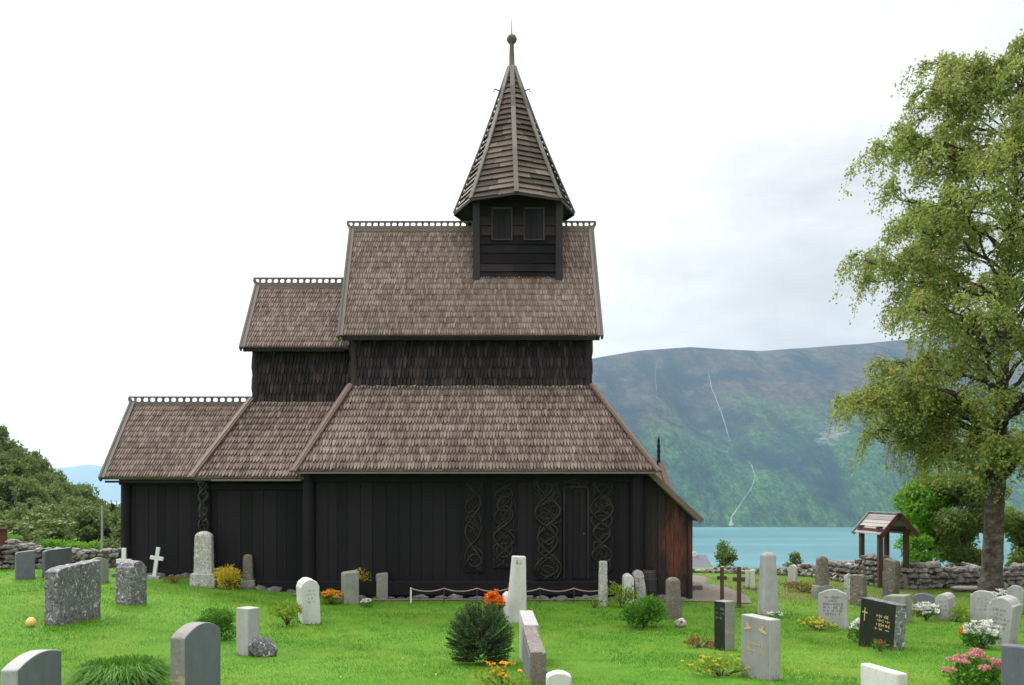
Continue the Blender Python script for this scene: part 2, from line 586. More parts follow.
def leaves(C, size, aspect=.55, down=0.0, dirs=None):
    """leaf shaped quads at points C (n,3)"""
    n = len(C)
    d = rng.normal(size=(n, 3)) if dirs is None else dirs + rng.normal(size=(n, 3)) * .35
    d[:, 2] -= down
    d = unit(d)
    s = unit(np.cross(d, rng.normal(size=(n, 3))))
    L = (size * rng.uniform(.65, 1.3, n))[:, None]
    W = L * aspect
    nrm = np.cross(d, s)
    a = C
    b = C + d * L * .45 + s * W * .5 + nrm * L * .06
    c = C + d * L
    e = C + d * L * .45 - s * W * .5 + nrm * L * .06
    return np.stack([a, b, c, e], 1)


def blob_points(c, r, n, shell=.5):
    d = unit(rng.normal(size=(n, 3)))
    k = rng.uniform(shell, 1, n) ** .7
    return np.array(c)[None] + d * k[:, None] * np.array(r)[None]


# ------------------------------------------------------------------ ground, water, mountains
def grid_object(name, xs, ys, zf, mat, kind='structure'):
    nx, ny = len(xs), len(ys)
    vs = [(x, y, zf(x, y)) for y in ys for x in xs]
    fs = [(j * nx + i, j * nx + i + 1, (j + 1) * nx + i + 1, (j + 1) * nx + i) for j in range(ny - 1) for i in range(nx - 1)]
    me = bpy.data.meshes.new(name)
    me.from_pydata(vs, [], fs)
    me.materials.append(mat)
    me.polygons.foreach_set('use_smooth', [True] * len(me.polygons))
    o = bpy.data.objects.new(name, me)
    COL.objects.link(o)
    if kind:
        o['kind'] = kind
    return o


xs = sorted(set(list(np.linspace(-30, 30, 161)) + list(-30 - np.geomspace(1, 570, 45)) + list(30 + np.geomspace(1, 570, 30))))
ys = sorted(set(list(np.linspace(-40, 0, 12)) + list(np.linspace(0, 45, 121)) + list(45 + np.geomspace(1, 1000, 60))))
grid_object('ground', xs, ys, ground_z, M['lawn'])

WZ = -121.0
mbw = MB()
mbw.add([(-9000, 300, WZ), (9000, 300, WZ), (9000, 15500, WZ), (-9000, 15500, WZ)], [(0, 1, 2, 3)])
tag(mbw.build('fjord_water', M['water']), kind='structure')

SHORE, RIDGE = 3180.0, 5000.0


def ridge_h(x):
    px = CX + x * F / RIDGE
    y = float(np.interp(px, [-100, 150, 330, 560, 600, 640, 690, 720, 760, 800, 860, 920, 1024, 1200, 1500],
                        [540, 535, 470, 366, 357, 350.5, 347, 349, 351, 348.5, 344, 338, 326, 318, 330]))
    return EYE + (CY - y) * RIDGE / F


def mount_z(x, y):
    # gully line: bends so that the stream runs where the photo shows it
    shore = SHORE + 25 * noise.noise(Vector((x * .004, 3.3, 0)))
    t = (y - shore) / (RIDGE - shore)
    top = ridge_h(x * RIDGE / max(y, 1))
    if t < 0:
        return WZ + t * 300
    if t <= 1:
        prof = 1.13 * t - .13 * t * t
        prof = lerp(prof, t ** .8, .5)
        z = WZ + (top - WZ) * prof
        env = math.sin(pi * min(1, t)) ** .7
        f = 0
        a, s_ = 1.0, .0011
        for k in range(5):
            f += a * (1 - 2 * abs(noise.noise(Vector((x * s_ + 7, y * s_ * .5, k * 3.1)))))
            a *= .5
            s_ *= 2.1
        z += env * 85 * (f - .7)
        sx_ = float(np.interp(t, [0, .1, .3, .5, .75, 1], [925, 985, 1120, 1090, 1130, 1180]))
        z -= env * 110 * math.exp(-((x - sx_) / 170.0) ** 2)
        z += env * 5 * noise.noise(Vector((x * .02, y * .02, 0)))
        return z
    return top - (t - 1) * 500 + 30 * noise.noise(Vector((x * .003, y * .003, 5))) * min(1, (t - 1) * 5)


grid_object('mountain_side', list(np.linspace(-1800, 4600, 260)), list(np.linspace(3100, 5000, 110)) + [5080, 5250, 5600], mount_z, M['mountain'])


def far_z(x, y):
    t = (y - 13000) / 1200
    if t > 1:
        t = 2 - t
    px = CX + x * F / 14200
    top = float(np.interp(px, [-600, -200, 0, 50, 90, 130, 300, 520], [120, 260, 430, 455, 520, 470, 300, 0]))
    top *= 1 + .06 * noise.noise(Vector((x * .002, 0, 0)))
    return WZ + (top - WZ) * max(-.1, t) + 30 * noise.noise(Vector((x * .0015, y * .0015, 0))) * max(0, t)


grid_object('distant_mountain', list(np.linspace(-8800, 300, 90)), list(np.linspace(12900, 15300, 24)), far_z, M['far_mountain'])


def mount_hit(px, py):
    y = 3100.0
    while y < 5000:
        p = at(px, py, y)
        if mount_z(p.x, y) > p.z:
            break
        y += 4
    return at(px, py, y - 6)


def waterfall(name, label, runs):
    mb = MB()
    for pts in runs:
        fine = []
        for (a, b) in zip(pts[:-1], pts[1:]):
            for k in range(6):
                t = k / 6
                fine.append((lerp(a[0], b[0], t), lerp(a[1], b[1], t), lerp(a[2], b[2], t)))
        fine.append(pts[-1])
        L, R_ = [], []
        for i, (px, py, w) in enumerate(fine):
            p = mount_hit(px, py)
            w_ = w * random.uniform(.35, .8)
            p.x += random.uniform(-1.5, 1.5)
            L.append(p - Vector((w_ / 2, 0, 0)))
            R_.append(p + Vector((w_ / 2, 0, 0)))
        n = len(L)
        mb.add(L + R_, [(i, n + i, n + i + 1, i + 1) for i in range(n - 1)])
    o = mb.build(name, M['fall'])
    return tag(o, label, 'waterfall')


waterfall('waterfall', 'long thin white waterfall running down the far mountain to the fjord',
          [[(708, 371, 2), (709, 375, 4), (712, 389, 6), (720, 408, 7), (727, 431, 5), (730, 442, 1.5)], [(748, 461, 1.5), (752, 466, 6), (755, 477, 6), (751, 489, 5), (739, 506, 6), (732, 516, 11), (731, 521, 16), (731, 525.5, 34)]])
waterfall('waterfall', 'short faint stream high on the far mountain, left of the long waterfall',
          [[(658, 360, 1.5), (655, 373, 2), (656, 387, 2.5), (657, 399, 2)]])

# path beside the church's west end
mb = MB()
loop = [(652, 601), (700, 602), (752, 604), (748, 597), (722, 586), (704, 577), (690, 575), (672, 580), (655, 590)]
P_ = [hit(*q) for q in loop]
cen = sum(P_, Vector()) / len(P_)
rings = 8
vs = []
for k in range(1, rings + 1):
    for q in P_:
        x_, y_ = lerp(cen.x, q.x, k / rings), lerp(cen.y, q.y, k / rings)
        vs.append((x_, y_, ground_z(x_, y_) + .02))
vs.append((cen.x, cen.y, ground_z(cen.x, cen.y) + .02))
n = len(P_)
fs = [((k) * n + i, (k) * n + (i + 1) % n, (k + 1) * n + (i + 1) % n, (k + 1) * n + i) for k in range(rings - 1) for i in range(n)]
fs += [(len(vs) - 1, i, (i + 1) % n) for i in range(n)]
mb.add(vs, fs)
tag(mb.build('gravel_path', M['gravel']), kind='structure')
mb = MB()
strip = [(-4.9, 21.2), (4.3, 21.2), (5.7, 21.5), (5.7, 22.3), (-4.9, 22.2)]
vs = []
for i in range(41):
    x_ = -4.9 + 10.6 * i / 40
    wob = .13 * noise.noise(Vector((x_ * 1.3, 0, 4)))
    for y_ in (21.58 + wob, 21.75, 22.05):
        vs.append((x_, y_, ground_z(x_, y_) + .022))
mb.add(vs, [(i * 3 + j, (i + 1) * 3 + j, (i + 1) * 3 + j + 1, i * 3 + j + 1) for i in range(40) for j in range(2)])
tag(mb.build('gravel_strip', M['gravel']), kind='structure')

# ------------------------------------------------------------------ the stave church
YC = 25.4
church = empty('stave_church', (0, YC, 0))
tag(church, 'dark tarred wooden stave church with shingled tiered roofs and pointed turret', 'church')


def shingles(mb, origin, up, rows_h, w, length, lr, nrm, tip=1.0):
    """rows of pointed shingles on a plane. origin: point on the eave line, up: unit vector up the slope,
    lr(v) -> (left, right) extent along X at distance v up the slope."""
    X = Vector((1, 0, 0))
    v, row = 0.0, 0
    while v < length - .04:
        l, r = lr(v + rows_h * .5)
        off = (row % 2) * w * .5
        k0 = math.ceil((l - off - .001) / w - .5)
        k1 = math.floor((r - off + .001) / w + .0)
        for k in range(int(k0), int(k1) + 1):
            u = k * w + off + random.uniform(-.004, .004)
            if u < l - .02 or u > r + .02:
                continue
            ww = w * random.uniform(.78, .96) * .5
            d0 = random.uniform(-.02, .02)
            tl = rows_h * .62 * tip * random.uniform(.8, 1.2)
            lift = random.uniform(.06, .09) * min(1, (rows_h / .285) ** 2)
            top = min(length, v + rows_h * 1.75)
            ol = [(-ww, v + d0 + tl), (-ww * .62, v + d0 + tl * .38), (0, v + d0), (ww * .62, v + d0 + tl * .38), (ww, v + d0 + tl), (ww, top), (-ww, top)]
            twist = random.uniform(-.008, .008)
            vs = []
            for lay in (0, 1):
                for (a, b) in ol:
                    fr = max(0.0, 1 - (b - v) / (rows_h * 1.75))
                    h = .004 + lift * fr + twist * a / ww * fr - (.034 * min(1, rows_h / .285) if lay else 0)
                    vs.append(origin + X * (u + a) + up * b + nrm * h)
            n = 7
            fs = [tuple(range(n))] + [(i, (i + 1) % n, n + (i + 1) % n, n + i) for i in (6, 0, 1, 2, 3, 4)]
            mb.add(vs, fs)
        v += rows_h
        row += 1


def mirror(p):
    return Vector((p[0], 2 * YC - p[1], p[2]))


def slope(name, eave, top, rows_h, w, mat, parent=church, both=True, thick=.1):
    """a roof slope: eave=(xl,xr,y,z), top=(xl,xr,y,z). Slab plus shingles; built on both sides of the ridge."""
    out = []
    for side in ((0, 1) if both else (0,)):
        mb = MB()
        f = (lambda p: Vector(p)) if side == 0 else mirror
        e0, e1 = f((eave[0], eave[2], eave[3])), f((eave[1], eave[2], eave[3]))
        t0, t1 = f((top[0], top[2], top[3])), f((top[1], top[2], top[3]))
        up = Vector((0, t0.y - e0.y, t0.z - e0.z))
        L = up.length
        up.normalize()
        nrm = Vector((1, 0, 0)).cross(up)
        if nrm.z < 0 or (abs(nrm.z) < 1e-3 and nrm.y > 0):
            nrm = -nrm
        dn = -nrm * thick
        mb.prism([e0, e1, t1, t0], dn)
        lr = lambda v: (lerp(eave[0], top[0], v / L), lerp(eave[1], top[1], v / L))
        shingles(mb, Vector((0, e0.y, e0.z)) - up * .03, up, rows_h, w, L, lr, nrm)
        out.append(mb.build(name, mat, parent))
    return out


def plank_wall(name, x0, x1, yf, z0, z1, mat=None, w=(.22, .38), parent=church, back=True, vary=.018):
    """upright planks on the north face, plain body behind"""
    mb = MB()
    yb = 2 * YC - yf
    mb.box(x0 + .002, x1 - .002, yf + .04, yb - .04, z0, z1 - .003)
    for y_, sgn in (((yf, -1), (yb, 1)) if back else ((yf, -1),)):
        x = x0
        while x < x1 - .02:
            ww = min(random.uniform(*w), x1 - x)
            if x1 - (x + ww) < .12:
                ww = x1 - x
            d = random.uniform(0, vary)
            ya, yb2 = (y_ + vary - d, y_ + .05) if sgn < 0 else (y_ - .05, y_ - vary + d)
            mb.box(x + .004, x + ww - .004, ya, yb2, z0, z1)
            x += ww
    return mb.build(name, mat or M['tar'], parent)


# --- walls
plank_wall('wall', -10.14, -7.25, 23.8, -.1, 3.42)
plank_wall('wall', -7.28, -4.62, 22.3, -.1, 3.36)
plank_wall('wall', -4.62, 4.19, 22.0, -.1, 3.50)
# end walls of boards across the east and west ends
for (x_, ya, yb, z1) in ((-10.16, 23.82, 26.98, 3.42), (-7.31, 22.32, 28.48, 3.36)):
    mb = MB()
    y_ = ya
    while y_ < yb - .05:
        ww = min(random.uniform(.22, .36), yb - y_)
        d = random.uniform(0, .015)
        mb.box(x_ + d, x_ + .04, y_ + .004, y_ + ww - .004, -.1, z1)
        y_ += ww
    mb.build('end_wall', M['tar'], church)
# sill beams and wall plates
for (x0, x1, y_, z0, z1) in ((-10.2, -7.42, 23.72, .38, .62), (-7.2, -4.68, 22.2, .12, .48), (-4.4, 4.0, 21.9, .14, .50)):
    mb = MB()
    mb.box(x0, x1, y_, y_ + .12, z0, z1)
    mb.build('sill_beam', M['tar'], church, bevel=.02)
for (x0, x1, y_, z0, z1) in ((-10.2, -7.42, 23.73, 3.0, 3.2), (-7.2, -4.68, 22.23, 2.86, 3.04), (-4.4, 4.0, 21.93, 3.06, 3.26)):
    mb = MB()
    mb.box(x0, x1, y_, y_ + .1, z0, z1)
    mb.build('wall_plate', M['tar'], church, bevel=.015)
# corner staves
for (x_, y_, r, h, nm) in ((-4.53, 22.0, .17, 3.4, 'corner_post'), (3.96, 21.98, .19, 3.4, 'corner_post'), (-10.02, 23.83, .15, 3.3, 'corner_post'),
                           (-7.3, 22.3, .165, 3.3, 'corner_post')):
    mb = MB()
    mb.lathe((x_, y_, -.1), [(r * 1.15, 0), (r * 1.15, .35), (r, .42), (r, h - .1), (r * 1.1, h)], 14)
    pst = mb.build(nm, M['tar'], church, smooth=False)
    if x_ == -7.3:
        pst['label'] = 'corner post carved with worn loops'


# --- carvings: interlaced serpents
def tube_path(fx, fz, n, x0, z0, y0, r, under=.012, ph=0.0):
    pts = []
    for i in range(n + 1):
        t = i / n
        pts.append((x0 + fx(t), y0 + under * math.sin(t * 26 + ph), z0 + fz(t)))
    return pts, [r * (.75 + .35 * math.sin(pi * i / n)) for i in range(n + 1)]


def carving(xa, xb, za, zb, y0, waves, r, loops, parent, seed):
    r *= 1.2
    R = random.Random(seed)
    mb = MB()
    w, h, xm = xb - xa, zb - za, (xa + xb) / 2
    for k, (fq, amp, ph, rr) in enumerate(waves):
        wob = R.uniform(0, 6)
        p, rad = tube_path(lambda t: amp * w * .5 * math.sin(2 * pi * fq * t + ph + .5 * math.sin(5 * t + wob)) * (1 - .15 * math.sin(9 * t + wob)),
                           lambda t: h * t, 70, xm, za, y0, r * rr, ph=k * 2.1)
        mb.tube(p, rad, 6)
    for (fx, fz, rx, rz, tilt) in loops:
        pts = []
        a0 = R.uniform(0, 6)
        for i in range(33):
            t = a0 + 2 * pi * i / 32 * .93
            ex, ez = rx * w * .5 * math.cos(t), rz * w * .5 * math.sin(t)
            pts.append((xm + fx * w * .5 + ex * math.cos(tilt) - ez * math.sin(tilt), y0 + .014 * math.sin(3 * t + fz * 9), za + fz * h + ex * math.sin(tilt) + ez * math.cos(tilt)))
        mb.tube(pts, [r * .8] * 33, 6)
    for k in range(int(h / .17)):
        cxp, czp = xm + R.uniform(-.28, .28) * w, za + h * R.uniform(.06, .94)
        ra, rb, tl = w * R.uniform(.16, .30), w * R.uniform(.22, .5), R.uniform(-1, 1)
        a0, sp_ = R.uniform(0, 6.28), R.uniform(.55, .9)
        pts = []
        for i in range(21):
            t = a0 + 2 * pi * i / 20 * sp_
            ex, ez = ra * math.cos(t), rb * math.sin(t)
            x_ = min(xb, max(xa, cxp + ex * math.cos(tl) - ez * math.sin(tl)))
            pts.append((x_, y0 + .01 * math.sin(3 * t), czp + ex * math.sin(tl) + ez * math.cos(tl)))
        mb.tube(pts, [r * .72 * (1 - .5 * abs(i / 10 - 1)) for i in range(21)], 5)
    # small beast heads and tendrils
    for k in range(int(h / .10)):
        z = za + h * (k + .5) / int(h / .10)
        x = xm + R.uniform(-.35, .35) * w
        a = R.uniform(0, 6.28)
        pts = [(x + .11 * s_ * math.cos(a + s_ * 2.2) * w / .5, y0 - .005, z + .17 * s_ * math.sin(a + s_ * 2.2)) for s_ in [i / 8 for i in range(9)]]
        mb.tube(pts, [r * .55 * (1.1 - i / 9) + .003 for i in range(9)], 5)
    return mb.build('carving', M['carving'], parent, smooth=True)


def panel(xa, xb, za, zb, waves, r, loops, seed, label=None):
    mb = MB()
    mb.box(xa - .02, xb + .02, 21.955, 22.03, za - .03, zb + .03)
    p = mb.build('carved_panel', M['tar'], church, bevel=.008)
    if label:
        p['label'] = label
    carving(xa + .01, xb - .01, za, zb, 21.945, waves, r, loops, p, seed)
    return p


def PX(px, y=22.0):
    return (px - CX) * y / F


def PZ(py, y=22.0):
    return EYE + (CY - py) * y / F


panel(PX(465), PX(483), PZ(571), PZ(483), [(1.6, .9, .4, 1), (1.6, .9, 3.5, .9), (2.6, .7, 1.2, .6)], .024, [(0, .58, .8, 1.0, .2), (.1, .12, .8, .7, 0)], 3)
panel(PX(493), PX(516), PZ(567), PZ(483), [(2.1, .85, .1, 1), (2.1, .85, 3.3, 1), (3.2, .6, 2.2, .6)], .026, [(0, .2, .7, .6, .3), (0, .75, .7, .6, .6)], 4)
panel(PX(534), PX(561), PZ(579), PZ(481), [(1.5, .88, 1.0, 1.15), (1.5, .88, 4.2, 1.1), (2.4, .8, .2, .8), (3.1, .6, 2, .6)], .031,
      [(-.1, .45, .6, .75, .3), (0, .12, .8, .7, 0), (.1, .7, .75, .6, .8), (-.1, .9, .6, .6, 0)], 5, 'wide carved panel with thick interlaced serpents')
panel(PX(590), PX(613), PZ(568), PZ(481), [(1.7, .88, .2, 1.1), (1.7, .88, 3.3, 1.1), (2.7, .7, 1.0, .7)], .028,
      [(0, .55, .9, .8, 0), (0, .15, .85, .8, 0), (0, .88, .7, .6, .4)], 6)
# head piece over the door, door leaf with frame
mb = MB()
mb.box(PX(560) + .025, PX(590) - .025, 21.958, 22.03, PZ(486), PZ(478))
hp = mb.build('door_head', M['tar'], church, bevel=.008)
carving(PX(560), PX(590), PZ(487), PZ(479), 21.945, [(1, .8, 0, .8), (1, .8, 3, .8)], .022, [(-.5, .4, .3, .25, 0), (.5, .5, .3, .25, 0)], hp, 9)
mb = MB()
for k in range(3):
    xa = lerp(PX(566), PX(586), k / 3)
    mb.box(xa + .004, lerp(PX(566), PX(586), (k + 1) / 3) - .004, 21.985, 22.03, PZ(578), PZ(488))
dr = mb.build('door', M['tar'], church)
mb = MB()
for xa in (PX(564), PX(588)):
    mb.box(xa - .03, xa + .03, 21.93, 22.03, PZ(579), PZ(487))
mb.box(PX(564) + .031, PX(588) - .031, 21.93, 22.03, PZ(488), PZ(486))
mb.build('door_frame', M['carving'], dr, bevel=.01)
mb = MB()
mb.lathe((PX(584), 21.97, PZ(535)), [(.02, 0), (.03, .02), (.02, .05)], 8)
mb.build('door_ring', M['iron'], dr)
# loops on the north-east corner post
carving(-7.42, -7.18, 1.75, 3.05, 22.125, [(1.6, .9, .4, 1), (1.6, .9, 3.5, 1)], .03, [(0, .3, .8, .8, .2), (0, .7, .9, .8, 0)], church, 12)

# --- lower roofs
E1 = 3.34
slope('roof', (-10.5, -6.9, 23.38, 3.215), (-10.5, -6.6, YC, 5.42), .225, .076, M['shingle'])
slope('roof', (-7.46, -4.6, 21.85, 3.17), (-6.64, -3.72, 24.17, 5.36), .27, .086, M['shingle'])
slope('roof', (-4.76, 4.36, 21.5, E1), (-3.76, 3.04, 23.73, 5.73), .285, .086, M['shingle'])
# hipped ends of the aisle roofs (east of chancel and nave, west of nave)


def hip_end(pts, name='hip_roof'):
    mb = MB()
    a, b, c, d = [Vector(p) for p in pts]           # a,b eave ; c,d top
    nrm = (b - a).cross(d - a).normalized()
    if nrm.z < 0:
        nrm = -nrm
    mb.prism([a, b, c, d], -nrm * .1)
    rows = 9
    for r_ in range(rows):
        t0, t1 = r_ / rows, min(1, (r_ + 1.5) / rows)
        n_ = int((b - a).length * (1 - .5 * t0) / .11)
        for k in range(n_):
            u0, u1 = (k + .04) / n_, (k + .95) / n_
            j = random.uniform(-.01, .01)
            q = [lerp(lerp(a, b, u), lerp(d, c, u), t) for u, t in ((u0, t0 + .02 + j), ((u0 + u1) / 2, t0 + j), (u1, t0 + .02 + j), (u1, t1), (u0, t1))]
            q = [p + nrm * (.035 if i < 3 else .006) for i, p in enumerate(q)]
            mb.add(q + [p - nrm * .015 for p in q[:3]], [(0, 1, 2, 3, 4), (0, 5, 6, 1), (1, 6, 7, 2)])
    return mb.build(name, M['shingle'], church)


hip_end([(-4.76, 21.5, E1), (-4.76, 29.3, E1), (-3.76, 27.07, 5.73), (-3.76, 23.73, 5.73)])
hip_end([(4.36, 21.5, E1), (4.36, 29.3, E1), (3.04, 27.07, 5.73), (3.04, 23.73, 5.73)])
hip_end([(-7.46, 21.85, 3.17), (-7.46, 28.95, 3.17), (-6.64, 26.63, 5.36), (-6.64, 24.17, 5.36)])
# hip and verge boards
for (p, q, w_, m_) in (((-3.72, 23.62, 5.79), (-4.82, 21.40, 3.31), .21, 'board'), ((3.0, 23.62, 5.79), (4.42, 21.40, 3.31), .18, 'board'),
                       ((-6.6, 24.06, 5.44), (-7.52, 21.75, 3.17), .21, 'board')):
    for f in (lambda a: Vector(a), mirror):
        mb = MB()
        a, b = f(p), f(q)
        mb.beam(a, b, w_, .05)
        mb.beam(a + Vector((0, 0, .03)), b + Vector((0, 0, .03)), w_ * .45, .05)
        mb.build('hip_board', M[m_], church, bevel=.008)
# eave boards
for (xa, xb, y_, z_) in ((-7.0, -4.7, 21.83, 3.105), (-4.74, 4.34, 21.47, E1 - .055)):
    for f in (lambda a: Vector(a), mirror):
        mb = MB()
        mb.beam(f((xa, y_, z_)), f((xb, y_, z_)), .05, .05)
        mb.build('eave_board', M['grey_board'], church, bevel=.006)
mb = MB()
mb.box(-10.45, -7.35, 23.42, 23.46, 3.06, 3.12)
mb.build('eave_board', M['tar'], church)

# --- clerestory walls in shingles
for (x0, x1, y_, z0, z1) in ((-6.58, -3.6, 24.2, 5.0, 7.0), (-3.72, 3.0, 23.77, 5.4, 7.3)):
    mb = MB()
    yb = 2 * YC - y_
    mb.box(x0, x1, y_, yb, z0, z1)
    top = z1
    shingles(mb, Vector((0, y_, 5.28 if x0 < -5 else 5.68)), Vector((0, 0, 1)), .29, .105, z1 - (5.28 if x0 < -5 else 5.68), lambda v: (x0, x1), Vector((0, -1, 0)))
    shingles(mb, Vector((0, yb, z0)), Vector((0, 0, 1)), .29, .105, z1 - z0, lambda v: (x0, x1), Vector((0, 1, 0)))
    mb.build('clerestory_wall', M['shingle_dark'], church)
# corner boards
for (x_, y_, z0, z1) in ((-3.62, 23.74, 5.5, 7.15), (2.92, 23.74, 5.7, 7.15), (-6.50, 24.17, 5.2, 6.92)):
    mb = MB()
    mb.lathe((x_, y_ + .04, z0), [(.12, 0), (.12, .1), (.105, .2), (.105, z1 - z0)], 12)
    mb.build('corner_post', M['shingle_dark'], church)
# side shingles of the west face (seen from a step aside)
for x_, z0, z1, ya, yb in ((3.0, 5.6, 7.2, 23.8, 27.0), (-3.72, 5.6, 7.2, 23.8, 27.0), (-6.58, 5.2, 6.95, 24.25, 26.55)):
    mb = MB()
    s_ = 1 if x_ > 0 else -1
    z = z0
    r_ = 0
    while z < z1:
        y_ = ya + (r_ % 2) * .05
        while y_ < yb:
            q = [(x_ + s_ * .03, y_ + .005, z + .08), (x_ + s_ * .035, y_ + .05, z), (x_ + s_ * .03, y_ + .095, z + .08), (x_ + s_ * .004, y_ + .095, z + .42), (x_ + s_ * .004, y_ + .005, z + .42)]
            mb.add(q, [(0, 1, 2, 3, 4)])
            y_ += .105
        z += .29
        r_ += 1
    mb.build('side_wall', M['shingle_dark'], church)

# --- upper gabled roofs
slope('roof', (-6.77, -3.8, 23.8, 6.87), (-6.77, -3.8, YC, 8.93), .21, .072, M['shingle'])
slope('roof', (-3.95, 3.2, 23.35, 7.12), (-3.95, 3.2, YC, 10.63), .21, .072, M['shingle'])
for (x_, ye, ze, zr, d) in ((-6.62, 23.95, 6.9, 8.82, 1), (-3.75, 23.55, 7.2, 10.42, 1), (3.02, 23.55, 7.2, 10.42, -1), (-10.2, 23.6, 3.2, 5.2, 1)):
    mb = MB()
    mb.prism([(x_, ye, ze), (x_, 2 * YC - ye, ze), (x_, YC, zr)], (d * .06, 0, 0))
    mb.build('gable', M['tar_board'], church)
# verge boards on the gables
for (x_, ye, ze, zr, m_) in ((-6.81, 23.74, 6.80, 8.97, 'grey_board'), (-3.99, 23.28, 7.04, 10.68, 'grey_board'), (3.24, 23.28, 7.04, 10.68, 'grey_board'),
                             (-10.54, 23.32, 3.15, 5.47, 'grey_board')):
    for f in (lambda a: Vector(a), mirror):
        mb = MB()
        a, b = f((x_, ye, ze)), f((x_, YC, zr))
        mb.beam(a, b, .06, .17, up=(0, -1 if f((0, 0, 0)).y == 0 else 1, 1))
        s_ = .075 if x_ < 0 else -.075
        mb.beam(a + Vector((s_, 0, .05)), b + Vector((s_, 0, .05)), .1, .04, up=(0, -1 if f((0, 0, 0)).y == 0 else 1, 1))
        mb.build('verge_board', M[m_], church, bevel=.006)
# dark soffit strip under the upper eaves
for (xa, xb, y_, z_) in ((-6.75, -3.9, 23.84, 6.79), (-3.9, 3.18, 23.4, 7.03)):
    for f in (lambda a: Vector(a), mirror):
        mb = MB()
        mb.beam(f((xa, y_, z_)), f((xb, y_, z_)), .07, .09)
        mb.build('eave_board', M['tar_board'], church)


# --- fretted ridge crests
def crest(xa, xb, z, step, horn_l=True, horn_r=True):
    mb = MB()
    mb.box(xa, xb, YC - .06, YC + .06, z - .1, z + .075)
    mb.box(xa - (.16 if horn_l else 0), xb + (.16 if horn_r else 0), YC - .035, YC + .035, z + .195, z + .235)
    n = int((xb - xa) / step)
    for k in range(n + 1):
        x = lerp(xa + .03, xb - .03, k / n)
        w0, w1 = .028, .05
        prof = [(x - w1, z + .07), (x + w1, z + .07), (x + w0, z + .11), (x + w0, z + .155), (x + w1 * 1.1, z + .197), (x - w1 * 1.1, z + .197), (x - w0, z + .155), (x - w0, z + .11)]
        mb.prism([(a, YC - .03, b) for a, b in prof], (0, .06, 0))
    for on, x, s_ in ((horn_l, xa, -1), (horn_r, xb, 1)):
        if on:
            mb.prism([(x + s_ * .002, YC - .04, z - .13), (x + s_ * .05, YC - .04, z - .13), (x + s_ * .17, YC - .04, z + .12), (x + s_ * .17, YC - .04, z + .193),
                      (x + s_ * .11, YC - .04, z + .193), (x + s_ * .06, YC - .04, z + .10), (x + s_ * .002, YC - .04, z + .08)], (0, .08, 0))
    return mb.build('ridge_crest', M['crest'], church)


crest(-10.45, -6.85, 5.43, .2, True, False)
crest(-6.72, -4.02, 8.98, .19, True, False)
crest(-3.93, -.3, 10.67, .185, True, False)
crest(2.25, 3.18, 10.67, .185, False, True)

# --- ridge turret
TX0, TX1, TY0 = -.287, 2.225, 24.37
TY1 = 2 * YC - TY0
TB, TT = 8.85, 11.25
tur = MB()
tur.box(TX0 + .05, TX1 - .05, TY0 + .05, TY1 - .05, TB - 1.2, TT)
z = TB
while z < TT:
    h = random.uniform(.22, .30)
    for face in range(4):
        j = random.uniform(0, .012)
        jt = j + .022
        if face == 0:
            q = [(TX0 + .02, TY0 + .012 - j, z), (TX1 - .02, TY0 + .012 - j, z), (TX1 - .02, TY0 + .035, z + h), (TX0 + .02, TY0 + .035, z + h)]
            ins = (0, .03, 0)
        elif face == 1:
            q = [(TX0 + .02, TY1 - .012 + j, z), (TX1 - .02, TY1 - .012 + j, z), (TX1 - .02, TY1 - .035, z + h), (TX0 + .02, TY1 - .035, z + h)]
            ins = (0, -.03, 0)
        elif face == 2:
            q = [(TX0 + .012 - j, TY0 + .03, z), (TX0 + .012 - j, TY1 - .03, z), (TX0 + .035, TY1 - .03, z + h), (TX0 + .035, TY0 + .03, z + h)]
            ins = (.03, 0, 0)
        else:
            q = [(TX1 - .012 + j, TY0 + .03, z), (TX1 - .012 + j, TY1 - .03, z), (TX1 - .035, TY1 - .03, z + h), (TX1 - .035, TY0 + .03, z + h)]
            ins = (-.03, 0, 0)
        tur.prism(q, ins)
    z += h
turret = tur.build('turret', M['tar_board'], church)
for x_ in (TX0 + .07, TX1 - .07):
    for y_ in (TY0 + .06, TY1 - .06):
        mb = MB()
        mb.box(x_ - .1, x_ + .1, y_ - .09, y_ + .09, TB - .02 if y_ < YC else TB - .02, TT + .05)
        mb.build('corner_post', M['tar_post'], turret, bevel=.01)
for (pa, pb) in ((493, 511), (525, 543)):
    xa, xb = (pa - CX) * TY0 / F, (pb - CX) * TY0 / F
    za, zb = EYE + (CY - 239) * TY0 / F, EYE + (CY - 209) * TY0 / F
    mb = MB()
    n_ = 3
    for k in range(n_):
        mb.box(lerp(xa, xb, k / n_) + .004, lerp(xa, xb, (k + 1) / n_) - .004, TY0 - .012 + random.uniform(0, .006), TY0 + .04, za, zb)
    sh = mb.build('shutter', M['tar'], turret)
    mb = MB()
    for a_, b_, c_, d_ in ((xa - .045, xa - .002, za - .045, zb + .045), (xb + .002, xb + .045, za - .045, zb + .045), (xa, xb, zb + .002, zb + .045), (xa, xb, za - .045, za - .002)):
        mb.box(a_, b_, TY0 - .035, TY0 + .03, c_, d_)
    mb.build('shutter_frame', M['frame_wood'], sh, bevel=.006)

# spire: eight lapped board faces
SC = Vector((.90, YC, 0))
SZ0, SZ1, SR = 11.15, 15.5, 1.75
mb = MB()


def sp_pt(k, t, extra=0.0):
    a = -pi / 2 + k * pi / 4
    r = SR * (1 - t) ** 1.0 + .055 * t - .06 * math.sin(pi * t)
    r += extra
    lean = -.07 * t
    return Vector((SC.x + lean + r * math.cos(a), SC.y + r * math.sin(a), lerp(SZ0, SZ1, t)))


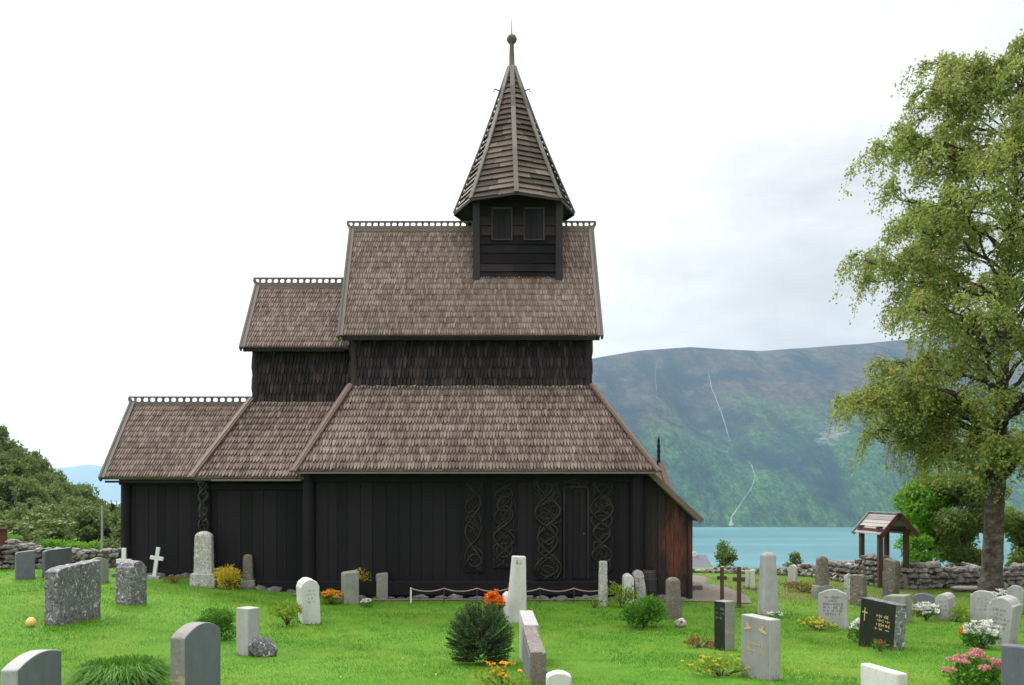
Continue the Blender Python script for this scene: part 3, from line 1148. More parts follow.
rows = 24
for k in range(8):
    base = [sp_pt(k, i / 12, -.03) for i in range(13)]
    nxt = [sp_pt(k + 1, i / 12, -.03) for i in range(13)]
    for i in range(12):
        mb.add([base[i], nxt[i], nxt[i + 1], base[i + 1]], [(0, 1, 2, 3)])
    for r_ in range(rows):
        t0, t1 = r_ / rows, min(1, (r_ + 1.12) / rows)
        j = random.uniform(.05, .08)
        p0, p1 = sp_pt(k, t0, j), sp_pt(k + 1, t0, j)
        p2, p3 = sp_pt(k + 1, t1, -.015), sp_pt(k, t1, -.015)
        split = [0, random.uniform(.3, .7), 1] if r_ < 14 else [0, 1]
        for a_, b_ in zip(split[:-1], split[1:]):
            q = [lerp(p0, p1, a_ + .004), lerp(p0, p1, b_ - .004), lerp(p3, p2, b_ - .004), lerp(p3, p2, a_ + .004)]
            dz = random.uniform(-.02, .006)
            q[0].z += dz
            q[1].z += dz
            inn = [sp_pt(k, t0, -.03), sp_pt(k + 1, t0, -.03)]
            u0, u1 = lerp(inn[0], inn[1], a_), lerp(inn[0], inn[1], b_)
            mb.add(q + [u0, u1], [(0, 1, 2, 3), (0, 4, 5, 1)])
spire = mb.build('spire', M['spire'], church)
mb = MB()
mb.add([sp_pt(k, 0, -.02) for k in range(8)] + [SC + Vector((0, 0, SZ0 + .02))], [(k, (k + 1) % 8, 8) for k in range(8)])
mb.build('soffit', M['tar_board'], spire)
for k in range(8):
    mb = MB()
    pts = [sp_pt(k, t / 6, .06) for t in range(7)]
    for a_, b_ in zip(pts[:-1], pts[1:]):
        c_ = SC.copy()
        c_.z = a_.z
        mb.beam(a_, b_ + (b_ - a_) * .01, .13 - .05 * 0, .04, up=(a_ - c_))
    mb.build('hip_batten', M['grey_board'], spire)
    mb = MB()
    e0, e1 = sp_pt(k, 0, .03), sp_pt(k + 1, 0, .03)
    mb.beam(e0 - Vector((0, 0, .045)), e1 - Vector((0, 0, .045)), .05, .07)
    mb.build('eave_board', M['tar_post'], spire)
mb = MB()
tx = SC.x - .07
mb.lathe((tx, YC, SZ1 - .1), [(.12, 0), (.125, .08), (.085, .14), (.075, .5), (.06, .78), (.1, .83), (.15, .90), (.155, .95), (.12, 1.03), (.05, 1.07)], 14)
fin = mb.build('finial', M['spire'], church, smooth=True)
mb = MB()
mb.tube([(tx, YC, SZ1 + .9), (tx, YC, SZ1 + 1.42)], [.018, .008], 6)
mb.build('lightning_rod', M['iron'], fin)
for s_ in (-1, 1):
    mb = MB()
    mb.tube([(tx + s_ * .32, YC - .12, 14.72), (tx + s_ * .52, YC - .2, 14.76), (tx + s_ * .54, YC - .2, 14.66)], .018, 6)
    mb.build('spire_hook', M['iron'], spire)

# --- west lean-to gallery and porch gable
mb = MB()
x = 4.2
while x < 5.34:
    ww = min(random.uniform(.14, .22), 5.36 - x)
    zt = lambda xx: 3.25 - (xx - 4.2) * .94
    d = random.uniform(0, .015)
    mb.prism([(x + .003, 22.13 + d, -.1), (x + ww - .003, 22.13 + d, -.1), (x + ww - .003, 22.13 + d, zt(x + ww)), (x + .003, 22.13 + d, zt(x))], (0, .05, 0))
    x += ww
gal = mb.build('gallery_wall', M['worn'], church)
gal['label'] = 'sloping porch end wall with tar worn to red wood'
mb = MB()
y_ = 22.2
while y_ < 28.5:
    ww = random.uniform(.2, .3)
    mb.box(5.3, 5.36 + random.uniform(0, .015), y_ + .003, y_ + ww - .003, -.1, 2.14)
    y_ += ww
mb.build('gallery_wall', M['worn'], church)
mb = MB()
mb.box(5.30, 5.42, 22.07, 22.19, -.12, 2.14)
mb.build('corner_post', M['worn'], church, bevel=.02)
mb = MB()
a, b = Vector((4.22, 22, 3.36)), Vector((5.56, 22, 2.1))
nrm = Vector((b.z - a.z, 0, -(b.x - a.x))).normalized()
if nrm.z < 0:
    nrm = -nrm
mb.prism([(4.22, 21.85, 3.36), (4.22, 28.95, 3.36), (5.56, 28.95, 2.1), (5.56, 21.85, 2.1)], -nrm * .07)
for r_ in range(6):
    t0, t1 = r_ / 6, min(1, (r_ + 1.6) / 6)
    y_ = 21.86
    while y_ < 28.9:
        ww = random.uniform(.09, .12)
        lo, hi = lerp(b, a, t0) + nrm * .04, lerp(b, a, t1) + nrm * .006
        mb.add([(lo.x, y_ + .004, lo.z), (lo.x, y_ + ww - .004, lo.z), (hi.x, y_ + ww - .004, hi.z), (hi.x, y_ + .004, hi.z)], [(0, 1, 2, 3)])
        y_ += ww
mb.build('gallery_roof', M['shingle'], church)
mb = MB()
mb.beam((4.18, 21.81, 3.37), (5.6, 21.81, 2.045), .05, .14)
mb.build('verge_board', M['board'], church, bevel=.006)
mb = MB()
for s_ in (-1, 1):
    mb.prism([(4.1, YC, 3.66), (5.24, YC, 3.66), (5.40, YC + s_ * 1.15, 2.45), (4.9, YC + s_ * 1.15, 2.45)], (0, 0, -.08))
mb.build('porch_roof', M['board'], church)
mb = MB()
for s_ in (-1, 1):
    mb.beam((5.27, YC, 3.7), (5.44, YC + s_ * 1.2, 2.4), .06, .16, up=(1, 0, 0))
mb.build('verge_board', M['board'], church)
mb = MB()
mb.lathe((5.22, YC, 3.6), [(.06, 0), (.06, .16), (.035, .2), (.055, .27), (.035, .33), (.06, .42), (.035, .5), (.05, .58), (.03, .66), (.045, .74), (.012, .86)], 10)
mb.build('finial', M['tar'], church, smooth=True)
# foundation stones along the foot of the walls
for (xa, xb, y_) in ((-10.2, -7.4, 23.68), (-7.3, -4.7, 22.14), (-4.6, 5.3, 21.95)):
    mb = MB()
    x = xa
    while x < xb:
        r_ = random.uniform(.1, .24)
        mb.rock((x, y_ + random.uniform(-.05, .08), ground_z(x, y_) + .02), r_, 1, (1, .7, .55))
        x += r_ * random.uniform(1.3, 2.2)
    mb.build('foundation', M['boulder_skirt'], church)


# ------------------------------------------------------------------ gravestones
def outline(w, h, kind, n=14):
    """front outline from bottom left, anticlockwise as (u, v)"""
    b = [(0, -.12), (w, -.12)]
    if kind == 'flat':
        t = [(w, h), (0, h)]
    elif kind == 'slant':
        t = [(w, h), (w * .12, h * .955), (0, h * .90)]
    elif kind == 'slant_r':
        t = [(w, h * .9), (w * .86, h * .96), (0, h)]
    elif kind == 'round':
        t = [(w / 2 + w / 2 * math.cos(a), h - w / 2 + w / 2 * math.sin(a)) for a in [pi * i / n for i in range(n + 1)]]
    elif kind == 'arch':
        k = .13
        k = min(k, .2 * w / h)
        t = [(w * (1 - i / n), h * (1 - k * (1 - 2 * i / n) ** 2)) for i in range(n + 1)]
    elif kind == 'shoulder':
        k = .2
        t = [(w, h * .86)] + [(w / 2 + w * .42 * math.cos(pi * i / n), h * (1 - k) + h * k * math.sin(pi * i / n) ** .7) for i in range(1, n)] + [(0, h * .86)]
    elif kind == 'point':
        t = [(w, h * .86), (w / 2, h), (0, h * .86)]
    elif kind == 'rough':
        t = [(w, h * .9), (w * .9, h * .985), (w * .6, h * 1.0), (w * .3, h * .97), (w * .1, h * .985), (0, h * .93)]
    return b + t


def stone_mesh(mb, w, h, th, kind, taper=0.0, rough=0.0, seed=0, front=None, v0=0.0):
    R = random.Random(seed)
    o = outline(w, h, kind)
    if rough:
        fine = []
        for i in range(len(o)):
            a, b = o[i], o[(i + 1) % len(o)]
            m_ = max(1, int(math.dist(a, b) / .12))
            fine += [(lerp(a[0], b[0], k / m_), lerp(a[1], b[1], k / m_)) for k in range(m_)]
        o = [(u + R.uniform(-1, 1) * rough, v + R.uniform(-1, 1) * rough) for u, v in fine]
    pts = []
    for u, v in o:
        uu = u - w / 2
        uu *= 1 - taper * max(0, v) / h
        pts.append((uu, -th / 2, v + v0))
    if not rough:
        mb.prism(pts, (0, th, 0), 0, front)
    else:
        nn = len(pts)
        mid = [(x * 1.02, 0, z if z < 0 else z * 1.01) for x, y, z in pts]
        bk = [(x, th / 2, z) for x, y, z in pts]
        mb.add(pts + mid + bk, [(i, (i + 1) % nn, nn + (i + 1) % nn, nn + i) for i in range(nn)] + [(nn + i, nn + (i + 1) % nn, 2 * nn + (i + 1) % nn, 2 * nn + i) for i in range(nn)])
        ob = len(mb.v) - 3 * nn
        mb.f.append(tuple(ob + i for i in range(nn))[::-1])
        mb.mi.append(front or 0)
        mb.f.append(tuple(ob + 2 * nn + i for i in range(nn)))
        mb.mi.append(0)


def scribble(mb, x0, x1, z0, z1, y, lines, seed, h=.035, stroke=.007, align='c'):
    """worn, unreadable engraved lines: short strokes standing for letters too small to read in the photo"""
    R = random.Random(seed)
    for i in range(lines):
        z = lerp(z1, z0, (i + .5) / lines)
        full = x1 - x0
        L = full * R.uniform(.55, .95)
        x = (x0 + x1) / 2 - L / 2
        xe = x + L
        while x < xe:
            hh = h * R.choice((1, 1, .7, .7))
            for k in range(R.choice((1, 2, 2))):
                xx = x + k * h * .4
                if R.random() < .75:
                    mb.box(xx, xx + stroke, y - .002, y + .001, z - hh / 2, z + hh / 2)
                else:
                    mb.box(xx, xx + h * .45, y - .002, y + .001, z - stroke / 2, z + stroke / 2)
            x += h * R.uniform(.75, 1.1)
            if R.random() < .15:
                x += h * .8


def grave(label, xs, xc, xe, top, base, th=None, theta=0, kind='flat', mat='granite', taper=0.0, rough=0.0, lean=0.0, tip=0.0, front=None, plinth=None,
          depth=.14, writing=None, wmat='ink', seed=None, bevel=.012, name='headstone', group='headstones in the churchyard', cat='headstone', sink=0.0, yabs=None):
    """xs: pixel of the far edge of the visible side face (None: face only), xc: near front corner, xe: far end of the front face."""
    P = hit(xc, base) if yabs is None else at(xc, base, yabs)
    if yabs is not None:
        P.z = ground_z(P.x, P.y)
    right_side = (xs is not None and xs > xc) or (xs is None and xe < xc)
    view = math.degrees(math.atan((xc - CX) / F))
    theta = theta + (view if right_side else -view)
    c, s_ = math.cos(math.radians(theta)), math.sin(math.radians(theta))
    d = Vector((-c, s_, 0)) if right_side else Vector((c, s_, 0))
    nrm = Vector((s_, c, 0)) if right_side else Vector((-s_, c, 0))
    k = (xe - CX) / F
    w = (k * P.y - P.x) / (d.x - k * d.y)
    if xs is not None:
        ks = (xs - CX) / F
        den = nrm.x - ks * nrm.y
        depth = (ks * P.y - P.x) / den if abs(den) > 1e-5 else depth
        depth = min(max(depth, .06), .6)
    if th:
        depth = th
    h = EYE + (CY - top) * P.y / F - P.z
    cen = P + d * (w / 2) + nrm * (depth / 2)
    cen.z = min(ground_z(cen.x, cen.y), P.z) + 0.0
    h += P.z - cen.z
    ang = math.atan2(-d.y, -d.x) if right_side else math.atan2(d.y, d.x)
    mats = [M[mat]] + ([M[front]] if front else [])
    sd = seed if seed is not None else int(xc * 13 + base)
    mb = MB()
    v0 = 0
    if plinth:
        v0 = plinth[2]
    stone_mesh(mb, w, h - v0, depth, kind, taper, rough, sd, 1 if front else None, v0)
    if not plinth and not writing:
        ob = mb.build(name, mats, None, smooth=False, bevel=bevel)
        root = ob
        ob.location = cen
    else:
        root = empty(name, cen)
        mb.build('slab', mats, root, local=True, bevel=bevel)
        if plinth:
            pm = MB()
            stone_mesh(pm, w * plinth[0], plinth[2], depth * plinth[1], 'flat', .05, .012, sd + 1)
            pm.build('plinth', M[plinth[3]], root, local=True, bevel=.012)
        if writing:
            wm = MB()
            writing(wm, w, h, -depth / 2 - .001)
            wm.build('inscription', M[wmat], root, local=True)
    root.rotation_euler = (math.radians(tip), math.radians(lean), ang)
    tag(root, label, cat, group)
    return root


def cross_grave(label, px, top, base, arm_w, mat, arm_z=.66, th=.06, bar=.10, lean=0, yaw=0, taper=1.0, foot=None, group='crosses in the churchyard', writing=None, yabs=None):
    P = hit(px, base) if yabs is None else at(px, base, yabs)
    P.z = ground_z(P.x, P.y)
    h = EYE + (CY - top) * P.y / F - P.z
    root = empty('grave_cross', P)
    mb = MB()
    b = bar / 2
    az = h * arm_z
    prof = [(-b * taper, -.1), (b * taper, -.1), (b, az - b), (arm_w / 2, az - b), (arm_w / 2, az + b), (b, az + b), (b, h), (-b, h), (-b, az + b), (-arm_w / 2, az + b), (-arm_w / 2, az - b), (-b, az - b)]
    mb.prism([(u, -th / 2, v) for u, v in prof], (0, th, 0))
    mb.build('cross', M[mat], root, local=True, bevel=.008)
    if foot:
        mb = MB()
        mb.box(-foot / 2, foot / 2, -foot * .3, foot * .3, -.08, .09)
        mb.build('foot_stone', M['granite_light'], root, local=True, bevel=.02)
    root.rotation_euler = (0, math.radians(lean), math.radians(yaw))
    tag(root, label, 'grave cross', group)
    return root


def wr(lines, fx=(.15, .85), fz=(.35, .8), h=.04, seed=1, stroke=.007):
    return lambda mb, w, hh, y: scribble(mb, (fx[0] - .5) * w, (fx[1] - .5) * w, fz[0] * hh, fz[1] * hh, y, lines, seed, h, stroke)


# left of the church
grave('small grey headstone with slanted top at far left before the stone wall', None, 16, 35, 551, 580, kind='slant', mat='granite', theta=12)
grave('dark slate-blue headstone with slanted top, next to the stone wall', 42, 45, 72, 549, 578, kind='slant', mat='granite_dark', theta=35, writing=None)
grave('low greenish-brown headstone half hidden behind the big lichened slab', None, 90, 109, 558, 584, kind='arch', mat='moss_stone', theta=15)
grave('big broad slab blotched with grey and white lichen at left', 44, 58, 101, 566, 626, kind='slant', mat='lichen', rough=.012, theta=58, bevel=.02)
grave('lichen-covered stone with deep side face in front of the first white cross', 115, 131, 147, 562, 606, kind='shoulder', mat='lichen', rough=.01, theta=50, bevel=.02)
cross_grave('upright white cross behind the lichen-covered stone', 124, 548, 581, .40, 'painted', .60, bar=.115)
cross_grave('white cross leaning to the right against the dark church wall', 154, 547, 579, .36, 'painted', .66, bar=.105, lean=8, foot=.32)


def pillar(label, px, top, base, wb, wt, mat, cap='round', plinth=None, lean=0, square=True, writing=None, yaw=8, depth=.8, name='grave_pillar', yabs=None):
    P = hit(px, base)
    h = EYE + (CY - top) * P.y / F - P.z
    k = P.y / F
    wb, wt = wb * k, wt * k
    z0 = 0
    root = empty(name, P)
    if plinth:
        pw, ph, pm = plinth[0] * k, plinth[1] * k, plinth[2]
        mb = MB()
        stone_mesh(mb, pw, ph, pw * .85, 'flat', .06, .012, int(px))
        mb.build('plinth', M[pm], root, local=True, bevel=.02)
        z0 = ph - .002
    R = random.Random(int(px * 7))
    mb = MB()
    n = 4 if square else 16
    prof = []
    steps = 9
    for i in range(steps + 1):
        t = i / steps
        prof.append((lerp(wb, wt, t) / 2 * (1 + R.uniform(-.015, .015)), lerp(z0 - .03, h - wt * .35, t)))
    if cap == 'round':
        for a in (20, 45, 65, 82):
            prof.append((wt / 2 * math.cos(math.radians(a)), h - wt * .35 + wt * .35 * math.sin(math.radians(a))))
    elif cap == 'point':
        prof += [(wt * .38, h - wt * .12), (wt * .08, h)]
    else:
        prof += [(wt * .49, h - wt * .06), (wt * .42, h)]
    N_ = 20
    vs, fs = [], []
    for (r, z) in prof:
        for q in range(N_):
            a = 2 * pi * q / N_ + pi / N_
            if square:
                ca, sa = math.cos(a), math.sin(a)
                m_ = (abs(ca) ** 7 + abs(sa) ** 7) ** (-1 / 7)
                vs.append((r * ca * m_ + R.uniform(-.004, .004), r * sa * m_ * depth, z))
            else:
                vs.append((r * math.cos(a), r * math.sin(a), z))
    L = len(prof)
    fs = [(i * N_ + q, i * N_ + (q + 1) % N_, (i + 1) * N_ + (q + 1) % N_, (i + 1) * N_ + q) for i in range(L - 1) for q in range(N_)]
    fs.append(tuple((L - 1) * N_ + q for q in range(N_)))
    fs.append(tuple(range(N_))[::-1])
    mb.add(vs, fs)
    mb.build('shaft', M[mat], root, local=True)
    if writing:
        wm = MB()
        writing(wm, wt * .9, h, -wt / 2 * depth - .012)
        wm.build('inscription', M['ink'], root, local=True)
    root.rotation_euler = (0, math.radians(lean), math.radians(yaw))
    tag(root, label, 'grave pillar', 'pillar gravestones in the churchyard')
    return root


pillar('tall lichened pillar with rounded top on a rough plinth near the carved corner post', 204, 531, 586, 19, 17, 'lichen_pale', 'round', (24, 13, 'lichen_pale'))
pillar('short brown pillar on a plinth right of the yellow bush', 248, 554, 588, 11, 9, 'lichen_brown', 'round', (15, 8, 'moss_stone'))
grave('blue-grey headstone with curved top in the left foreground', 170, 185, 221, 628, 706, kind='arch', mat='granite_side', front='granite', theta=58, bevel=.01)
grave('grey headstone cut off by the lower left corner of the view', 0, 18, 62, 662, 722, kind='arch', mat='granite_light', front='granite', theta=66)
grave('narrow pale headstone with a boulder leaning against its foot', 236, 248, 260, 609, 656, kind='flat', mat='granite_light', theta=40)
grave('white round-topped headstone standing alone in the left lawn', 298, 303, 321, 580, 624, kind='round', mat='marble', theta=10, lean=-3, rough=.008, writing=wr(4, (.2, .8), (.45, .8), .045, 41), wmat='granite')
grave('greenish grey slab before the church wall, beside orange flowers', 341, 344, 359, 572, 605, kind='slant', mat='moss_stone', theta=8)
grave('small grey slab right of the yellow leafy plant by the church', 373, 377, 388, 573, 600, kind='slant', mat='granite_side', theta=8)
# middle
pillar('tall tapering white pillar leaning slightly, behind the dark conifer', 516, 556, 622, 21, 14, 'marble', 'flat', None, lean=2.5, yaw=4, writing=wr(2, (.2, .8), (.88, .95), .05, 5))
P = hit(509, 619)
mb = MB()
mb.rock((P.x - .02, P.y + .05, P.z + .25), .2, 2, (.7, .8, 1.9), .15, 4)
tag(mb.build('rough_stone', M['marble'], smooth=True), 'rough white stone leaning on the tall white pillar', 'stone')


def edge_slab(label, x0, x1, yn, yf, ztop, mat, front, kind='flat'):
    """slab seen end-on: runs away from the camera"""
    zc = min(ground_z(x0, yn), ground_z(x0, yf))
    root = empty('headstone', ((x0 + x1) / 2, (yn + yf) / 2, zc))
    mb = MB()
    hw, hl = (x1 - x0) / 2, (yf - yn) / 2
    mb.box(-hw, hw, -hl, hl, -.1, ztop - zc)
    mb.build('slab', M[mat], root, local=True, bevel=.012)
    wm = MB()
    wm.box(-hw - .004, -hw + .004, -hl + .06, hl - .06, .12, ztop - zc - .06)
    wm.build('polished_face', M[front], root, local=True)
    tag(root, label, 'headstone', 'headstones in the churchyard')
    return root


a = at(530.5, 652, 8.0)
edge_slab('dark-topped slab seen edge-on at bottom centre, near end towards us', a.x, at(546.5, 652, 8).x, 8.0, 9.55, a.z, 'lichen_brown', 'granite')
a = at(524, 625, 10.2)
edge_slab('paler slab seen edge-on, just beyond the dark-topped one', a.x, at(539, 625, 10.2).x, 10.2, 11.5, a.z, 'granite_light', 'granite_light')
grave('small white rounded stone at the bottom edge, right of the edge-on slabs', None, 547, 572, 673, 706, kind='arch', mat='marble', theta=4, th=.14)
pillar('tall thin white pillar right of the carved door', 603, 561, 606, 9, 7.5, 'lichen_pale', 'flat', None, lean=0)
pillar('tiny white post between the thin pillar and the white headstone', 614, 577, 594, 4, 3, 'marble', 'point', None)
grave('narrow white headstone with rounded top beside the lichened leaning one', 622, 624, 634, 575, 603, kind='round', mat='marble', theta=5)
grave('narrow lichened headstone with rounded top leaning left, before the barrel', 634, 637, 647, 571, 602, kind='round', mat='lichen_pale', theta=6, lean=-6, rough=.006)
pillar('brown-grey round-topped pillar right of the leafy shrub', 674, 577, 619, 15, 13, 'lichen_brown', 'round', None, lean=-2)
# right
cross_grave('weathered wooden cross, left one of two by the gravel path', 722, 567, 603, .24, 'wood_post', .70, bar=.09, yaw=-12, group='wooden crosses by the path')
cross_grave('weathered wooden cross, right one of two and nearer the tall white pillar', 739, 567, 608, .28, 'wood_post', .70, bar=.10, yaw=-12, group='wooden crosses by the path')
pillar('tall whitish pillar with rounded top standing before the fjord', 768, 552, 614, 18, 13, 'granite_light', 'round', None, yaw=15)
grave('left slab of a close pair of small white headstones near the far wall', None, 745, 749.5, 570, 589, kind='round', mat='marble', th=.08)
grave('right slab of a close pair of small white headstones near the far wall', None, 750.3, 755, 570, 589.5, kind='round', mat='marble', th=.08)
grave('small white headstone with dark side, alone near the far wall', 797, 795, 787, 565, 585, kind='round', mat='marble', theta=20, lean=4)


def black_lines(mb, w, h, y):
    scribble(mb, -.4 * w, .4 * w, h * .62, h * .9, y, 3, 8, .04, .008)


grave('small black headstone with lit grey side, right of the wooden crosses', 735, 725, 714, 602, 651, kind='flat', mat='granite_side', front='black', theta=38, writing=black_lines, wmat='granite')


def birds(mb, w, h, y):
    for (cx, cz, s_) in ((-.25 * w, .80 * h, -1), (.28 * w, .80 * h, 1)):
        k = .042
        pl = [(-1.5, .15), (-1.1, .38), (-.6, .3), (-.2, .9), (.5, 1.5), (.35, .6), (.3, .25), (1.5, -.35), (1.1, -.6), (.4, -.35), (-.3, -.4), (-.9, -.1)]
        mb.prism([(cx + s_ * u * k, y - .003, cz + v * k) for u, v in pl], (0, .004, 0))
    scribble(mb, -.4 * w, .4 * w, h * .40, h * .62, y, 2, 3, .04, .007)


grave('grey headstone carved with two pale birds, beside the flower bed', 781, 769, 741, 620, 681, kind='flat', mat='granite_light', front='granite_mid', theta=52, writing=birds, wmat='gold')
grave('pale headstone with shouldered round top and dark lettering', None, 819, 848, 589, 629, kind='arch', mat='granite_light', theta=-8, rough=.008, lean=-2, th=.13, writing=wr(6, (.15, .85), (.35, .85), .05, 11), wmat='ink')
pillar('dark brown pillar on a block, behind the pale shouldered headstone', 822, 556, 598, 12, 10, 'lichen_brown', 'round', (16, 13, 'moss_stone'))
grave('narrow lichened grey stone with pointed top, left one of two near the shelter', None, 844, 853, 573, 600, kind='point', mat='lichen_pale', rough=.01, th=.15)
grave('broader brownish lichened stone overlapping the narrow pointed one near the shelter', 867, 863, 850, 575, 606, kind='rough', mat='lichen_brown', rough=.012, theta=15)
grave('tall dark brown slab standing in front of the shelter', 899, 894, 882, 560, 597, kind='slant_r', mat='lichen_brown', rough=.01, theta=15, lean=2)
grave('pinkish little slab propped by the stone wall right of the shelter', 911, 907, 898, 575, 589, kind='flat', mat='wallstone', theta=15)


def gold_text(mb, w, h, y):
    # upright cross at left, four lines of lettering at right
    cx = -.36 * w
    mb.box(cx - .008, cx + .008, y - .003, y, h * .52, h * .80)
    mb.box(cx - .055, cx + .055, y - .0031, y - .0001, h * .69, h * .715)
    scribble(mb, -.12 * w, .42 * w, h * .38, h * .74, y, 4, 21, .05, .011)


grave('black polished headstone with gold lettering and a small gold cross', 904, 893, 858, 604, 651, kind='flat', mat='lichen', front='black', theta=48, writing=gold_text, wmat='gold', lean=2, tip=-3)
grave('grey headstone behind the black polished one', 912, 905, 883, 596, 623, kind='slant', mat='moss_stone', theta=18)
grave('low grey round-topped headstone left of the pale one with white flowers', None, 913, 934, 593, 614, kind='arch', mat='granite', theta=-6, th=.1)
grave('pale upright headstone right of the white flower clump', 956, 949, 935, 595, 621, kind='shoulder', mat='granite_light', theta=12, writing=wr(3, seed=43, h=.04), wmat='granite')
grave('pale headstone with engraved lines before the birch trunk', None, 970, 996, 590, 621, kind='shoulder', mat='granite_light', theta=-10, rough=.006, writing=wr(4, seed=31, h=.05), wmat='granite')
grave('tall pale headstone leaning right among white flowers', 1017, 1008, 982, 598, 647, kind='shoulder', mat='granite_light', theta=14, lean=7, rough=.006, writing=wr(5, seed=33, h=.05), wmat='granite')
grave('white-grey headstone right of the birch trunk, near the edge', None, 1005, 1022, 585, 614, kind='shoulder', mat='granite_light', theta=-6, lean=4)
grave('dark grey headstone cut off by the right edge beside the pink flowers', None, 1001, 1060, 645, 700, kind='flat', mat='granite_dark', theta=-8, th=.14)
grave('white headstone top at the bottom edge right of centre', 908, 898, 860, 674, 712, kind='flat', mat='marble', theta=50)
# boulders and small blocks
P = hit(262, 656)
mb = MB()
mb.rock((P.x, P.y, P.z + .09), .2, 2, (1.05, .8, .8), .3, 3)
tag(mb.build('boulder', M['lichen'], smooth=False), 'rough boulder leaning at the foot of the narrow pale headstone', 'boulder')
P = hit(681, 627)
root = empty('rock', P)
mb = MB()
mb.rock((0, 0, .07), .13, 2, (1, .8, .8), .25, 8)
mb.build('rock_body', M['lichen_pale'], root, local=True)
mb = MB()
mb.rock((-.01, -.1, .11), .035, 1, (1, .5, 1), .2, 2)
mb.build('red_flower', M['red_fl'], root, local=True)
tag(root, 'small pale rock with a red flower at the foot of the brown pillar', 'rock')
P = hit(968, 592)
mb = MB()
mb.rock((P.x, P.y, P.z + .1), .5, 2, (1.1, .55, .16), .1, 5)
tag(mb.build('flat_stone', M['wallstone']), 'flat stone ledge at the foot of the wall left of the birch trunk', 'stone slab')
P = hit(694, 591)
mb = MB()
mb.box(P.x - .25, P.x + .25, P.y, P.y + .35, P.z - .05, P.z + .16)
tag(mb.build('stone_step', M['boulder_skirt'], bevel=.03), 'low stone step on the gravel path west of the church', 'step')
P = hit(572, 601)
mb = MB()
mb.rock((P.x - .3, P.y, P.z + .03), .16, 1, (1.6, .7, .4), .2, 1)
tag(mb.build('kerb_stone', M['boulder_skirt']), 'low pale stone on the gravel below the carved panels', 'stone')

# yellow lantern
P = hit(31, 627)
mb = MB()
mb.lathe(P, [(.035, 0), (.07, .02), (.085, .07), (.075, .12), (.045, .155), (.02, .165)], 12)
root = mb.build('grave_lantern', M['lantern'], smooth=True)
tag(root, 'small round yellow lantern in the grass left of the big lichened slab', 'lantern')

# dark red board at the left edge
P = hit(-1, 569)
root = empty('notice_board', P)
h = EYE + (CY - 528) * P.y / F - P.z
mb = MB()
mb.box(-.26, .22, -.03, .03, .3, h - .06)
mb.build('board', M['red_wood'], root, local=True, bevel=.01)
mb = MB()
mb.box(-.32, .27, -.08, .08, h - .06, h)
mb.build('cap', M['red_wood'], root, local=True, bevel=.01)
for sx_ in (-.2, .16):
    mb = MB()
    mb.box(sx_ - .04, sx_ + .04, .031, .1, -.1, h - .06)
    mb.build('post', M['red_wood'], root, local=True)
tag(root, 'dark red wooden board on posts at the left edge by the stone wall', 'notice board')

# thin pole beyond the left wall
P = Vector((at(102, 545, 34).x, 34, 0))
P.z = ground_z(P.x, P.y)
mb = MB()
mb.tube([P, (P.x, P.y, EYE + (CY - 505) * 34 / F)], [.05, .035], 8)
tag(mb.build('wooden_pole', M['plank_roof']), 'thin pale wooden pole standing beyond the left stone wall', 'pole')

# barrel at the church corner
P = Vector((PX(649, 21.75), 21.75, 0))
P.z = ground_z(P.x, P.y)
root = empty('barrel', P)
mb = MB()
mb.lathe((0, 0, 0), [(.15, 0), (.185, .18), (.20, .40), (.185, .62), (.155, .80), (.135, .80), (.13, .74)], 18)
mb.build('barrel_body', M['barrel'], root, local=True, smooth=True)
for z_, r_ in ((.12, .179), (.28, .2), (.56, .197), (.72, .176)):
    mb = MB()
    mb.lathe((0, 0, z_ - .02), [(r_, 0), (r_ + .004, .02), (r_, .04)], 18)
    mb.build('hoop', M['iron'], root, local=True)
tag(root, 'dark old wooden barrel at the church corner behind the narrow headstones', 'barrel')

# rope barrier
Yr = 21.15
root = empty('rope_barrier', (PX(510, Yr), Yr, ground_z(PX(510, Yr), Yr)))
tag(root, 'low rope barrier on thin posts in front of the carved wall', 'rope barrier')
posts = [411, 444, 477, 509, 540, 574, 606]
tops = []
for i, px in enumerate(posts):
    x = PX(px, Yr)
    g = ground_z(x, Yr)
    z1 = EYE + (CY - 587.5) * Yr / F
    mb = MB()
    mb.tube([(x, Yr, g - .05), (x, Yr, z1)], .022 if i == 0 else .012, 8)
    mb.build('post', M['white_metal'] if i == 0 else M['iron'], root)
    tops.append((x, z1 - .02))
mb = MB()
pts = []
for (a, b) in zip(tops[:-1], tops[1:]):
    for k in range(8):
        t = k / 8
        pts.append((lerp(a[0], b[0], t), Yr - .015, lerp(a[1], b[1], t) - .085 * 4 * t * (1 - t) * .9))
pts.append((tops[-1][0], Yr - .015, tops[-1][1]))
mb.tube(pts, .016, 6)
mb.build('rope', M['rope'], root, smooth=True)


